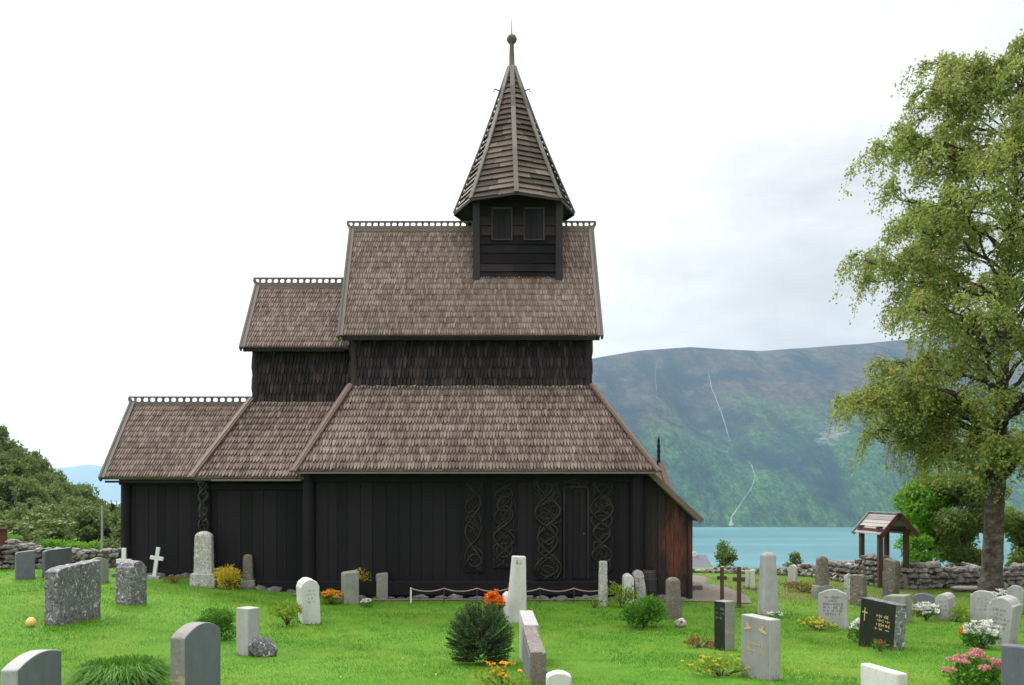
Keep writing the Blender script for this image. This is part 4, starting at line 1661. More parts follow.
# ------------------------------------------------------------------ dry stone walls
def dry_wall(label, line, heights, seed, thick=.55):
    R = random.Random(seed)
    mb = MB()
    for (a, b), (h0, h1) in zip(zip(line[:-1], line[1:]), zip(heights[:-1], heights[1:])):
        a, b = Vector(a), Vector(b)
        L = (b - a).length
        d = (b - a) / L
        nr = Vector((d.y, -d.x))
        if nr.y > 0:
            nr = -nr
        for lay in range(3):
            off = (lay - 1) * thick / 2.6
            z = 0.0
            row = 0
            while z < max(h0, h1):
                s_ = R.uniform(0, .2)
                while s_ < L:
                    r = R.uniform(.07, .16)
                    t = s_ / L
                    hh = lerp(h0, h1, t) * (1 + .1 * math.sin(s_ * 2.1 + seed))
                    if z + r * .6 < hh:
                        p = a + d * s_ + nr * (-off * -1 + R.uniform(-.05, .05))
                        g = ground_z(p.x, p.y)
                        mb.rock((p.x, p.y, g + z + r * .55 + R.uniform(-.03, .03)), r, 1, (R.uniform(.9, 1.35), 1, R.uniform(.6, .9)), .3, R.random())
                    s_ += r * R.uniform(1.5, 1.9)
                z += .155
                row += 1
    o = mb.build('dry_stone_wall', M['wallstone'])
    return tag(o, label, 'stone wall', 'dry stone walls round the churchyard')


def wp(px, y):
    return ((px - CX) * y / F, y)


dry_wall('dry stone wall left of the church, before the wooded hill', [wp(-60, 25.5), wp(20, 26.4), wp(80, 27.2), wp(122, 28)], [.86, .80, .64, .6], 3)
dry_wall('long dry stone wall on the right, running behind the shelter towards the fjord side', [wp(690, 34), wp(760, 32.5), wp(815, 30.5), wp(862, 26.6)], [.2, .22, .4, .66], 4)
dry_wall('dry stone wall right of the shelter, passing behind the birch', [wp(893, 24.9), wp(940, 24.9), wp(990, 25.4), wp(1075, 26)], [.70, .74, .55, .45], 5)
# piece of walling under the shelter
dry_wall('short low stone wall between the shelter posts', [wp(866, 26.0), wp(884, 25.0)], [.82, .86], 6, .4)

# ------------------------------------------------------------------ gate shelter
gx0, gx1 = at(880, 540, 24.8).x, at(906, 540, 24.8).x
gyn, gyf = 24.8, 26.0
zg = ground_z((gx0 + gx1) / 2, 25.4)
shel = empty('gate_shelter', ((gx0 + gx1) / 2, (gyn + gyf) / 2, zg))
tag(shel, 'small open wooden gate shelter with plank gable roof by the stone wall', 'shelter')
zr = EYE + (CY - 514) * 24.6 / F
ze = EYE + (CY - 535) * 24.6 / F
xm = (gx0 + gx1) / 2 + .03
for x in (gx0, gx1):
    for y_ in (gyn, gyf):
        mb = MB()
        mb.box(x - .065, x + .065, y_ - .065, y_ + .065, zg - .15, ze + .08)
        mb.build('post', M['wood_post'], shel, bevel=.01)
for x in (gx0, gx1):
    mb = MB()
    mb.box(x - .05, x + .05, gyn - .2, gyf + .2, ze + .082, ze + .17)
    mb.build('side_beam', M['red_wood'], shel)
for y_ in (gyn, gyf):
    mb = MB()
    mb.box(gx0 - .1, gx1 + .1, y_ - .045, y_ + .045, ze + .172, ze + .24)
    mb.build('tie_beam', M['wood_post'], shel)
half = (at(913, 535, 24.5).x - at(877, 535, 24.5).x) / 2
for s_ in (-1, 1):
    mb = MB()
    for k in range(6):
        t0, t1 = k / 6, (k + 1.12) / 6
        p0 = (xm + s_ * half * (1 - t0), lerp(ze, zr, t0) + .025)
        p1 = (xm + s_ * half * max(0, 1 - t1), lerp(ze, zr, min(1, t1)))
        mb.prism([(p0[0], gyn - .32, p0[1]), (p0[0], gyf + .32, p0[1]), (p1[0], gyf + .32, p1[1]), (p1[0], gyn - .32, p1[1])], (0, 0, -.025))
    mb.build('roof', M['plank_roof'], shel)
    for y_ in (gyn - .345, gyf + .345):
        mb = MB()
        mb.beam((xm + s_ * half * 1.04, y_, ze - .03), (xm + s_ * .0, y_, zr + .0), .04, .12, up=(0, 0, 1))
        mb.build('barge_board', M['red_wood'] if y_ < 25 else M['plank_roof'], shel)
mb = MB()
mb.box(xm - .07, xm + .07, gyn - .36, gyf + .36, zr + .022, zr + .045)
mb.build('ridge_board', M['plank_roof'], shel)

# ------------------------------------------------------------------ house beyond the wall
hx, hy = (688 - CX) * 60 / F, 60.0
hz = ground_z(hx, hy)
root = empty('house', (hx, hy + 2, hz))
tag(root, 'low house with dull grey roof on the slope below the churchyard', 'house')
zr_ = EYE + (CY - 555) * 62 / F
ze_ = EYE + (CY - 569) * 60 / F
x0, x1 = (640 - CX) * 60 / F, (714 - CX) * 60 / F
mb = MB()
mb.box(x0 + .3, x1 - .3, hy + .3, hy + 4.2, hz - 1.5, ze_ - .03)
wl = mb.build('wall', M['house'], root)
mb = MB()
mb.prism([(x0, hy, ze_), (x0, hy + 4.5, ze_), (x0, hy + 2.25, zr_)], (x1 - x0, 0, 0))
rf = mb.build('roof', M['roof_slate'], root)
mb = MB()
mb.box(x1 - 1.0, x1 - .75, hy + 1.9, hy + 2.3, zr_ - .3, zr_ + .22)
mb.build('chimney', M['marble'], rf)
mb = MB()
mb.box(x1 - 1.6, x1 - .9, hy + .27, hy + .33, hz + .2, ze_ - .4)
mb.build('window', M['granite_dark'], wl)


# ------------------------------------------------------------------ plants
def shrub(name, label, px, base, r, n, size, mat, cat='shrub', h=None, fl=None, aspect=.5, group=None, shell=.3, lift=.5, seed=0, y=None, stems=True):
    """leafy plant: lobed foliage on stems; fl = (material, count, size, z range) flowers on top"""
    P = hit(px, base)
    if y is not None:
        P = at(px, base, y)
        P.z = ground_z(P.x, P.y)
    h = h or r * 1.4
    root = empty(name, P)
    c0 = np.array([P.x, P.y, P.z])
    pts = []
    R = np.random.default_rng(int(px * 31 + base))
    L = max(5, int(9 * r / .35)) if r < .8 else 16
    lobes = []
    for k in range(L):
        a = R.uniform(0, 6.28)
        rr = r * math.sqrt(R.uniform(0, 1)) * .62
        zz = R.uniform(.25, .78) * h * (1 - .45 * (rr / r) ** 2)
        lr_ = r * R.uniform(.3, .52)
        lobes.append((np.array([rr * math.cos(a), rr * math.sin(a), zz]), lr_))
    per = n // L
    for c, lr_ in lobes:
        q = blob_points(c, (lr_, lr_, lr_ * min(1.0, h / r * .6)), per, shell)
        pts.append(q)
    q = np.concatenate(pts)
    q[:, 2] = np.maximum(q[:, 2], .01)
    D = unit(q - np.array([0, 0, h * .25])) * .8
    poly_mesh('foliage', leaves(q + c0, size, aspect, -lift * .4, D), M[mat], root)
    if stems:
        mb = MB()
        for c, lr_ in lobes[:9]:
            mb.tube([(P.x, P.y, P.z - .03), (P.x + c[0] * .4, P.y + c[1] * .4, P.z + c[2] * .5), (P.x + c[0], P.y + c[1], P.z + c[2])], [.012, .009, .004], 5)
        mb.build('stem', M['bark_dark'], root)
    if fl:
        fm, cnt, fs, (za, zb) = fl
        C = []
        for k in range(cnt):
            a = R.uniform(0, 6.28)
            rr = r * math.sqrt(R.uniform(0, 1)) * .85
            zz = h * R.uniform(za, zb) * (1 - .35 * (rr / r) ** 2)
            C.append((rr * math.cos(a), rr * math.sin(a), zz))
        C = np.array(C) + c0
        pet = []
        for k in range(6):
            a = 2 * pi * k / 6
            d = np.tile(np.array([[math.cos(a), math.sin(a) - .35, .45]]), (len(C), 1))
            pet.append(leaves(C, fs, .75, 0, unit(d) * 1.6))
        poly_mesh('flowers', np.concatenate(pet), M[fm], root)
    tag(root, label, cat, group)
    return root


shrub('yellow_shrub', 'bright yellow-leaved bush between the two pillars left of the church door side', 227, 589, .42, 1500, .06, 'yellow_leaf', h=.64)
shrub('yellow_shrub', 'yellow-green leafy plant between two grey slabs at the church wall', 366, 598, .33, 1100, .065, 'yellow_leaf', h=1.0)
shrub('flower_plant', 'low ochre-orange flowers beside the greenish grey slab', 332, 604, .30, 500, .05, 'lime_leaf', 'flowers', h=.35, fl=('ochre_fl', 110, .05, (.6, 1.05)))
shrub('flower_plant', 'few white flowers at the foot of the yellow-green plant', 366, 601, .14, 120, .04, 'shrub_leaf', 'flowers', h=.2, fl=('white_fl', 26, .04, (.7, 1.1)), y=20.3)
shrub('perennial', 'loose yellowish perennial left of the white round-topped headstone', 288, 626, .42, 420, .07, 'lime_leaf', 'plant', h=.5)
shrub('box_shrub', 'clipped round green bush behind the blue-grey foreground headstone', 213, 640, .42, 6000, .035, 'shrub_leaf', h=.52, shell=.55)
shrub('flower_plant', 'withered orange plants on the bank below the leaning white cross', 175, 583, .35, 260, .05, 'dry_leaf', 'plant', h=.2)
shrub('flower_plant', 'orange-red flower cluster behind the dark conifer', 494, 624, .23, 600, .07, 'lime_leaf', 'flowers', h=.62, fl=('orange_fl', 90, .06, (.75, 1.12)))
shrub('leaf_shrub', 'low spreading leafy shrub left of the brown-grey pillar', 645, 628, .62, 2600, .075, 'shrub_leaf', h=.62)
shrub('perennial', 'tall loose shoots between the thin white pillar and the white headstone', 622, 608, .36, 620, .07, 'lime_leaf', 'plant', h=.75)
shrub('perennial', 'small yellow-green plant at the foot of the thin white pillar', 594, 608, .2, 160, .05, 'lime_leaf', 'plant', h=.28)
shrub('flower_plant', 'yellow and orange flowers at the bottom edge left of the edge-on slabs', 503, 692, .24, 500, .045, 'lime_leaf', 'flowers', h=.26, fl=('ochre_fl', 22, .03, (.7, 1.1)))
shrub('flower_bed', 'mixed flower bed in front of the headstone with two birds', 722, 676, .50, 620, .045, 'lime_leaf', 'flowers', h=.20, fl=('yellow_leaf', 22, .03, (.6, 1.0)))
shrub('flower_bed', 'low withered plants left of the small black headstone', 700, 648, .3, 350, .05, 'dry_leaf', 'plant', h=.16)
shrub('flower_bed', 'low yellow-flowered plants in front of the pale shouldered headstone', 818, 631, .42, 500, .05, 'lime_leaf', 'flowers', h=.22, fl=('yellow_leaf', 40, .04, (.6, 1.1)))
shrub('flower_plant', 'white flowers left of the black gold-lettered headstone', 864, 643, .22, 350, .05, 'shrub_leaf', 'flowers', h=.34, fl=('white_fl', 28, .055, (.7, 1.1)))
shrub('flower_plant', 'small reddish flowers at the foot of the black gold-lettered headstone', 880, 652, .13, 160, .04, 'shrub_leaf', 'flowers', h=.18, fl=('red_fl', 6, .03, (.7, 1.1)))
shrub('flower_plant', 'white flower clump between two low grey headstones', 926, 621, .28, 420, .055, 'shrub_leaf', 'flowers', h=.36, fl=('white_fl', 60, .06, (.6, 1.1)))
shrub('flower_plant', 'white flower clump in front of the tall leaning pale headstone', 983, 649, .28, 600, .055, 'shrub_leaf', 'flowers', h=.40, fl=('white_fl', 75, .055, (.7, 1.1)))
shrub('flower_plant', 'small orange flowers left of the largest white clump', 967, 646, .12, 120, .05, 'shrub_leaf', 'flowers', h=.3, fl=('orange_fl', 16, .05, (.7, 1.1)))
shrub('perennial', 'yellowish plant before the pale engraved headstone by the birch', 956, 622, .26, 300, .06, 'lime_leaf', 'plant', h=.4)
shrub('flower_plant', 'few white flowers beside the headstone right of the birch', 1001, 616, .2, 160, .05, 'shrub_leaf', 'flowers', h=.55, fl=('white_fl', 26, .055, (.75, 1.1)))
shrub('perennial', 'withered brown and green plants behind the tall whitish pillar', 802, 592, .55, 500, .07, 'dry_leaf', 'plant', h=.34)
shrub('perennial', 'reddish low plants by the low grey round-topped headstone', 917, 617, .2, 200, .05, 'dry_leaf', 'plant', h=.2)
shrub('flower_plant', 'few small white flowers lying at the foot of the tall whitish pillar', 775, 618, .2, 120, .04, 'shrub_leaf', 'flowers', h=.12, fl=('white_fl', 22, .04, (.6, 1.1)))

# sedum with flat pink heads
P = hit(979, 690)
root = empty('sedum_plant', P)
tag(root, 'fleshy plant with flat pink flower heads at the lower right', 'flowers')
heads = []
q = blob_points((P.x, P.y, P.z + .12), (.28, .26, .16), 900, .3)
poly_mesh('foliage', leaves(q, .06, .55, -.3), M['shrub_leaf'], root)
for k in range(20):
    a, rr = random.uniform(0, 6.28), .34 * math.sqrt(random.random())
    c = np.array([P.x + rr * math.cos(a), P.y + rr * math.sin(a) * .9, P.z + .34 - .5 * rr * rr / .34 + random.uniform(-.05, .03)])
    rad = random.uniform(.035, .065)
    hp_ = blob_points(c, (rad, rad, rad * .35), 130, .4)
    heads.append(leaves(hp_, .018, .9, -.6))
poly_mesh('flowers', np.concatenate(heads), M['pink_fl'], root)

# long grass tuft, bottom left
P = hit(122, 690)
n = 2600
a = rng.uniform(0, 2 * pi, n)
rr = .26 * np.sqrt(rng.uniform(0, 1, n))
b0 = np.stack([P.x + rr * np.cos(a), P.y + rr * np.sin(a), np.full(n, P.z)], 1)
out_ = rng.uniform(.08, .42, n)
hgt = rng.uniform(.10, .27, n)
a2 = a + rng.normal(0, .5, n)
d = np.stack([np.cos(a2), np.sin(a2), np.zeros(n)], 1)
sd = np.stack([-np.sin(a2), np.cos(a2), np.zeros(n)], 1) * .004
mid = b0 + d * (out_ * .45)[:, None] + np.stack([np.zeros(n), np.zeros(n), hgt], 1)
tip = b0 + d * out_[:, None] + np.stack([np.zeros(n), np.zeros(n), hgt * rng.uniform(.2, .9, n)], 1)
root = empty('grass_tuft', P)
poly_mesh('foliage', np.concatenate([np.stack([b0 - sd, b0 + sd, mid + sd, mid - sd], 1), np.stack([mid - sd, mid + sd, tip + sd * .2, tip - sd * .2], 1)]), M['shrub_leaf'], root)
tag(root, 'large arching tuft of long grass in the left foreground', 'grass tuft')

# dwarf conifer
P = hit(480, 664)
root = empty('dwarf_conifer', P)
tag(root, 'dense dark green dwarf conifer bush in the centre foreground', 'shrub')
k_ = P.y / F
RX, HZ = 33 * k_, 66 * k_
quads, mb = [], MB()
R = random.Random(5)
for i in range(430):
    a = R.uniform(0, 6.28)
    el = math.asin(R.uniform(-.62, .98))
    rad = RX * (.92 + .16 * R.random())
    end = Vector((math.cos(a) * math.cos(el) * rad, math.sin(a) * math.cos(el) * rad, HZ * .40 + math.sin(el) * HZ * .56))
    if end.z < .03:
        end.z = .03
    st = Vector((end.x * .25, end.y * .25, end.z * .55))
    dr_ = (end - st)
    L = dr_.length
    mb.tube([P + st, P + end], [.006, .003], 4)
    for j in range(34):
        t = .35 + .65 * R.random()
        base_ = P + st + dr_ * t
        side = Vector((R.gauss(0, 1), R.gauss(0, 1), R.gauss(0, .6))).normalized()
        dd = (dr_.normalized() * .9 + side).normalized() * R.uniform(.022, .045)
        ww = dd.cross(Vector((R.gauss(0, 1), R.gauss(0, 1), R.gauss(0, 1)))).normalized() * .0045
        quads.append([base_ - ww, base_ + ww, base_ + dd + ww * .3, base_ + dd - ww * .3])
mb.build('branches', M['bark_dark'], root)
poly_mesh('foliage', np.array([[tuple(v) for v in q] for q in quads]), M['conifer'], root)


# ------------------------------------------------------------------ trees
def bez(p0, p1, p2, n):
    return [(p0 * (1 - t) ** 2 + p1 * 2 * t * (1 - t) + p2 * t * t) for t in [i / n for i in range(n + 1)]]


def birch():
    P = hit(991, 598)
    root = empty('birch_tree', P)
    tag(root, 'big birch with drooping leafy branches at the right edge', 'tree')
    R = random.Random(11)
    tr = MB()
    top = Vector((P.x + 1.0, P.y + .4, P.z + 14.6))
    cl = [Vector((P.x, P.y, P.z - .1)), Vector((P.x + .02, P.y, P.z + .5)), Vector((P.x + .06, P.y, P.z + 1.6)), Vector((P.x + .12, P.y, P.z + 2.9)), Vector((P.x + .35, P.y + .1, P.z + 5)),
          Vector((P.x + .55, P.y + .2, P.z + 8)), Vector((P.x + .85, P.y + .3, P.z + 11.2)), top]
    rad = [.37, .27, .235, .23, .13, .085, .05, .02]
    fine, fr = [], []
    for i in range(len(cl) - 1):
        for k in range(6):
            t = k / 6
            fine.append(lerp(cl[i], cl[i + 1], t) + Vector((R.uniform(-.015, .015), R.uniform(-.015, .015), 0)))
            fr.append(lerp(rad[i], rad[i + 1], t) * R.uniform(.96, 1.04))
    fine.append(cl[-1])
    fr.append(rad[-1])
    tr.tube(fine, fr, 14)

    def trunk_at(z):
        zz = [c.z - P.z for c in cl]
        return Vector((np.interp(z, zz, [c.x for c in cl]), np.interp(z, zz, [c.y for c in cl]), P.z + z)), float(np.interp(z, zz, rad))

    br = MB()
    C, D = [], []

    def twig(p, L, out_d):
        """hanging twig with leaves"""
        d0 = (out_d * .7 + Vector((R.gauss(0, .4), R.gauss(0, .4), R.uniform(-.3, .5)))).normalized()
        q0 = p
        q1 = p + d0 * L * .45
        q2 = q1 + Vector((d0.x * .2, d0.y * .2, -1)).normalized() * L * R.uniform(.5, 1.15)
        pts = bez(q0, q1 + d0 * .05, q2, 6)
        br.tube(pts, [.009, .008, .007, .006, .005, .004, .003], 3, cap=False)
        nl = int(L * 62)
        for _ in range(nl):
            t = R.random() ** .8
            i = min(5, int(t * 6))
            q = lerp(pts[i], pts[i + 1], t * 6 - i)
            C.append(q + Vector((R.gauss(0, .075), R.gauss(0, .075), R.gauss(0, .07))))
            D.append((R.gauss(0, .7), R.gauss(0, .7), -.6))

    def env(z):
        return float(np.interp(z, [2.6, 3.6, 5.3, 8, 10.7, 12.8, 14.3, 15], [2.6, 3.5, 4.5, 4.6, 4.1, 3.1, 2.0, 1.0]))

    spec = [(2.9, 176, 2.9, 1.9), (3.0, 350, 3.0, 1.8), (4.1, 181, 3.45, 1.5), (4.3, 172, 3.3, 1.2), (4.0, 186, 4.0, 1.3), (3.4, 240, 2.6, .7), (3.6, 300, 2.6, .7), (9.0, 178, 3.5, 2.0), (10.6, 186, 3.2, 1.8), (7.4, 181, 3.8, 1.8), (11.8, 176, 2.9, 1.7), (13.6, 150, 2.0, 1.2), (14.2, 30, 1.6, 1.2), (13.0, 185, 2.4, 1.3), (3.0, 250, 2.2, .9)]
    az = 20.0
    nl_ = 62
    for k in range(nl_):
        z = lerp(3.1, 14.0, (k / nl_) ** 1.0)
        az += 137.5
        L = env(z + 1.0) * R.uniform(.62, .86)
        spec.append((z, az, L, L * R.uniform(.35, .75)))
    for (z, az, L, rise) in spec:
        p0, r0 = trunk_at(z)
        a = math.radians(az + R.uniform(-8, 8))
        dh = Vector((math.cos(a), math.sin(a), 0))
        p1 = p0 + dh * L * .45 + Vector((0, 0, rise * .85))
        p2 = p0 + dh * L * R.uniform(.9, 1.05) + Vector((0, 0, rise * .8))
        pts = bez(p0, p1, p2, 12)
        pts = [q + Vector((R.gauss(0, .05), R.gauss(0, .05), R.gauss(0, .05))) * (1 if 0 < i < 12 else 0) for i, q in enumerate(pts)]
        r_l = min(r0 * .55, .04 + L * .022)
        br.tube(pts, [lerp(r_l, .012, (i / 12) ** .8) for i in range(13)], 7)
        # secondary branches
        for k in range(int(4 + L * 2.4)):
            t = R.uniform(.22, 1.0)
            i = min(11, int(t * 12))
            q = lerp(pts[i], pts[i + 1], t * 12 - i)
            a2 = a + R.choice((-1, 1)) * R.uniform(.4, 1.4)
            L2 = (1.1 - .5 * t) * R.uniform(.5, 1.05) * min(1.3, L * .42)
            d2 = Vector((math.cos(a2), math.sin(a2), R.uniform(-.05, .75))).normalized()
            e1 = q + d2 * L2 * .6 + Vector((0, 0, .12))
            e2 = q + d2 * L2 + Vector((0, 0, -.15 * L2))
            sp2 = bez(q, e1, e2, 6)
            br.tube(sp2, [.022, .019, .016, .013, .010, .008, .006], 4, cap=False)
            for m_ in range(R.choice((3, 4, 5, 5) if z > 8 else (3, 4, 5, 6))):
                tt = R.uniform(.3, 1)
                j = min(5, int(tt * 6))
                twig(lerp(sp2[j], sp2[j + 1], tt * 6 - j), R.uniform(.4, 1.1) if z > 6 else R.uniform(.45, 1.25), d2)
    trunk = tr.build('trunk', M['bark'], root, smooth=True)
    br.build('branches', M['bark_dark'], root, smooth=True)
    C = np.array([tuple(c) for c in C])
    poly_mesh('crown', leaves(C, .088, .62, .1, np.array(D) * .6), M['birch_leaf'], root)
    print('birch leaves', len(C))


birch()


def crown_tree(name, label, pos, h, r, mat, n, leaf, cat='tree', group=None, trunk_r=.09, kind='round', seed=1, z0=.2):
    """one modest tree or big bush, own limbs and leaf lobes"""
    R = random.Random(seed)
    P = Vector(pos)
    root = empty(name, P)
    tr = MB()
    pts = [(0, 0, -.2), (R.uniform(-.05, .05) * h, 0, h * .3), (R.uniform(-.06, .06) * h, R.uniform(-.05, .05) * h, h * .6), (0, 0, h * .9)]
    tr.tube(pts, [trunk_r, trunk_r * .8, trunk_r * .5, trunk_r * .1], 7)
    q = []
    if kind == 'spruce':
        L = 9
        for k in range(L):
            z = h * lerp(.12, .98, k / L)
            rr = r * (1 - k / L) ** .85
            m_ = int(n * (1 - k / L) / (L * .55))
            a = rng.uniform(0, 6.28, m_)
            rad = rr * np.sqrt(rng.uniform(.05, 1, m_))
            zz = z - rad * .35 + rng.normal(0, .03 * h, m_)
            q.append(np.stack([rad * np.cos(a), rad * np.sin(a), zz], 1))
    else:
        L = 18
        for k in range(L):
            a = R.uniform(0, 6.28)
            t = R.random()
            zz = h * lerp(z0 + .08, .88, t)
            env = math.sin(pi * min(1, max(.05, (zz / h - z0 * .4) / (1.08 - z0 * .4)))) ** .7
            rr = r * env * math.sqrt(R.random()) * .75
            lr_ = r * R.uniform(.26, .46)
            c = (rr * math.cos(a), rr * math.sin(a), zz)
            tr.tube([(0, 0, zz * .55), c], [trunk_r * .35, trunk_r * .1], 4, cap=False)
            q.append(blob_points(c, (lr_, lr_, lr_ * .85), n // L, .45))
    tr.build('trunk', M['bark_dark'], root, local=True, smooth=True)
    C = np.concatenate(q)
    poly_mesh('crown', leaves(C, leaf, .65, .2 if kind == 'round' else .5), M[mat], root, local=True)
    tag(root, label, cat, group)
    return root


def gpos(px, y):
    x = (px - CX) * y / F
    return (x, y, ground_z(x, y))


def top_h(px, py, y):
    return EYE + (CY - py) * y / F - gpos(px, y)[2]


crown_tree('leafy_tree', 'bright green leafy tree behind the shelter, left of the birch trunk', gpos(932, 30), top_h(932, 466, 30), 1.25, 'bright_leaf', 9000, .13, seed=3, z0=.1)
crown_tree('leafy_tree', 'olive green bushy tree beyond the wall, right behind the birch trunk', gpos(965, 29), top_h(965, 462, 29), 1.35, 'willow_leaf', 17000, .12, seed=4, z0=.05)
crown_tree('leafy_tree', 'olive green bush beyond the wall at the right edge', gpos(1022, 30), top_h(1022, 505, 30), 1.2, 'willow_leaf', 13000, .12, seed=5, z0=.05)
crown_tree('leafy_tree', 'low bright bush beyond the wall just right of the shelter', gpos(917, 28.6), top_h(917, 522, 28.6), .75, 'bright_leaf', 4000, .1, seed=6, z0=.05)
crown_tree('young_tree', 'small round young tree standing before the fjord, above the wooden crosses', gpos(725, 44), top_h(725, 540, 44), .72, 'hill_leaf', 2600, .12, seed=7, z0=.05)
crown_tree('young_tree', 'smaller young tree beyond the far wall, above the lone white headstone', gpos(793, 46), top_h(793, 550, 46), .5, 'hill_leaf', 1500, .12, seed=8, z0=.05)

# wooded hill on the left: prototypes, then copies with their parts
protos = []
for k, (kind, mat, h, r, n_) in enumerate([('round', 'hill_leaf', 7, 2.6, 2600), ('round', 'hill_leaf_b', 6.2, 2.5, 2400), ('round', 'hill_leaf', 5.6, 2.9, 2400), ('spruce', 'spruce', 9, 1.9, 2600), ('round', 'olive_leaf', 5, 2.6, 2200)]):
    lab = ['broad green tree in the wood on the hillside left of the church', 'yellowing leafy tree in the wood on the hillside left of the church', 'low dense green tree in the wood on the hillside left of the church',
           'dark narrow spruce in the wood on the hillside left of the church', 'olive green tree in the wood on the hillside left of the church'][k]
    t = crown_tree('hill_tree' if kind == 'round' else 'spruce_tree', lab, (0, 0, 0), h, r, mat, n_, .42 if kind == 'round' else .38, 'tree', lab.replace('tree in', 'trees in').replace('spruce in', 'spruces in'), .16, kind, 20 + k, .15)
    protos.append((t, h))


def copy_tree(o, parent=None):
    c = o.copy()
    COL.objects.link(c)
    c.parent = parent
    for ch in o.children:
        copy_tree(ch, c)
    return c


used = set()
R = random.Random(31)
SIL = ([-260, -120, 0, 20, 35, 60, 80, 95, 112, 135], [350, 395, 433, 446, 457, 468, 480, 490, 500, 512])
for layer in range(9):
    y0 = lerp(135, 55, layer / 8)
    px = -170 + R.uniform(0, 10)
    while px < 138:
        s = float(np.interp(px, *SIL))
        ytop = lerp(s - 3 + 9 * sm(40, 70, px), 527, (layer / 8) ** .9) + R.uniform(-13, 8)
        yy = y0 + R.uniform(-4, 4)
        if not (layer >= 6 and px > 58):
            k = R.choice((0, 0, 1, 1, 2, 2, 4, 4, 3))
            if layer == 0 and k == 3:
                k = 0
            src, h0 = protos[k]
            X_, Y_, Z_ = gpos(px, yy)
            th = max(2.2, EYE + (CY - ytop) * yy / F - Z_)
            th = min(th, 11)
            o = src if k not in used else copy_tree(src)
            used.add(k)
            o.location = (X_, Y_, Z_)
            sc_ = th / h0
            sxy = lerp(sc_, 1, .45) * R.uniform(.8, 1.1)
            if px > -10:
                sxy = min(sxy, .78)
            o.scale = (sxy, sxy, sc_)
            o.rotation_euler = (0, 0, R.uniform(0, 6.28))
        px += R.uniform(8, 14) * 110 / y0 * .9
# dark spruces that stand out
for (px, top, yy) in ((9, 484, 78), (22, 490, 80), (113, 500, 95)):
    o = copy_tree(protos[3][0])
    X_, Y_, Z_ = gpos(px, yy)
    sc_ = (EYE + (CY - top) * yy / F - Z_) / 9
    o.location = (X_, Y_, Z_)
    o.scale = (max(.55, sc_ * .9),) * 2 + (sc_,)
# scrub row beyond the left wall
pr, h0 = protos[2]
scrub_first = None
for (px, top, yy, k) in ((8, 534, 34, 2), (30, 536, 34.5, 4), (50, 540, 35, 2), (72, 543, 35, 2), (92, 541, 36, 2), (112, 540, 36, 4), (-15, 533, 34, 4)):
    o = crown_tree('scrub_bush', 'low green bush growing along the back of the left stone wall', gpos(px, yy), max(.8, top_h(px, top, yy)), .75, 'bright_leaf' if k == 2 else 'olive_leaf', 1500, .11, 'bush', 'bushes along the left stone wall', .05, 'round', int(px) + 50, .05)

# ------------------------------------------------------------------ grass
n = 440000
yy = 6.2 + (34 - 6.2) * rng.uniform(0, 1, n) ** 1.5
xx = (rng.uniform(-200, 1250, n) - CX) * yy / F
zz = np.array([ground_z(float(a), float(b)) for a, b in zip(xx, yy)])
keep = ~((xx > -10.1) & (xx < 5.4) & (yy > 22.0) & (yy < 29)) & ~((xx > -4.9) & (xx < 5.5) & (yy > 21.62 + .1 * np.sin(xx * 3)) & (yy < 30))
path_poly = [(p.x, p.y) for p in P_]


def inside(x, y):
    r_ = np.zeros(len(x), bool)
    j = len(path_poly) - 1
    for i in range(len(path_poly)):
        xi, yi = path_poly[i]
        xj, yj = path_poly[j]
        c = ((yi > y) != (yj > y)) & (x < (xj - xi) * (y - yi) / (yj - yi + 1e-9) + xi)
        r_ ^= c
        j = i
    return r_


keep &= ~(inside(xx, yy) & (rng.uniform(0, 1, n) < .62))
xx, yy, zz = xx[keep], yy[keep], zz[keep]
bpy.context.view_layer.update()
tx_, ty_ = [], []
for o in list(scene.objects):
    if o.get('category') in ('headstone', 'grave pillar', 'grave cross', 'boulder', 'pole', 'notice board', 'barrel', 'shelter', 'tree', 'stone wall') and o.location.y < 40:
        for m_ in ([o] if o.type == 'MESH' else [c_ for c_ in o.children if c_.name.split('.')[0] in ('slab', 'plinth', 'shaft', 'cross', 'post', 'trunk')][:4]):
            if o.get('category') == 'tree' and o.name != 'birch_tree':
                continue
            W_ = m_.matrix_world
            low = [W_ @ v.co for v in m_.data.vertices]
            low = [v for v in low if v.z < ground_z(v.x, v.y) + .1]
            if len(low) < 3:
                continue
            for _ in range(110 if o.get('category') != 'stone wall' else 900):
                a_, b_ = random.choice(low), random.choice(low)
                if o.get('category') == 'stone wall':
                    b_ = a_
                t_ = random.random()
                tx_.append(lerp(a_.x, b_.x, t_) + random.gauss(0, .045))
                ty_.append(lerp(a_.y, b_.y, t_) + random.gauss(0, .045))
extra = len(tx_)
xx = np.concatenate([xx, tx_])
yy = np.concatenate([yy, ty_])
zz = np.concatenate([zz, [ground_z(a_, b_) for a_, b_ in zip(tx_, ty_)]])
n = len(xx)
b0 = np.stack([xx, yy, zz - .004], 1)
a = rng.uniform(0, 2 * pi, n)
hh = rng.uniform(.018, .05, n) * (1 + .25 * np.sin(xx * 1.7 + yy * .9)) * np.clip(yy / 12, .8, 1.3)
hh[-extra:] *= rng.uniform(1.4, 3.2, extra)
wd = rng.uniform(.004, .008, n) * np.clip(yy / 10, .8, 2.0)
sd = np.stack([np.cos(a), np.sin(a), np.zeros(n)], 1) * wd[:, None] * .5
ln = rng.normal(0, .6, (n, 2)) * hh[:, None]
tip = b0 + np.stack([ln[:, 0], ln[:, 1], hh], 1)
o = poly_mesh('lawn_grass', np.stack([b0 - sd, b0 + sd, tip], 1), M['blade'])
tag(o, 'short green lawn grass covering the churchyard', 'grass', kind='stuff')
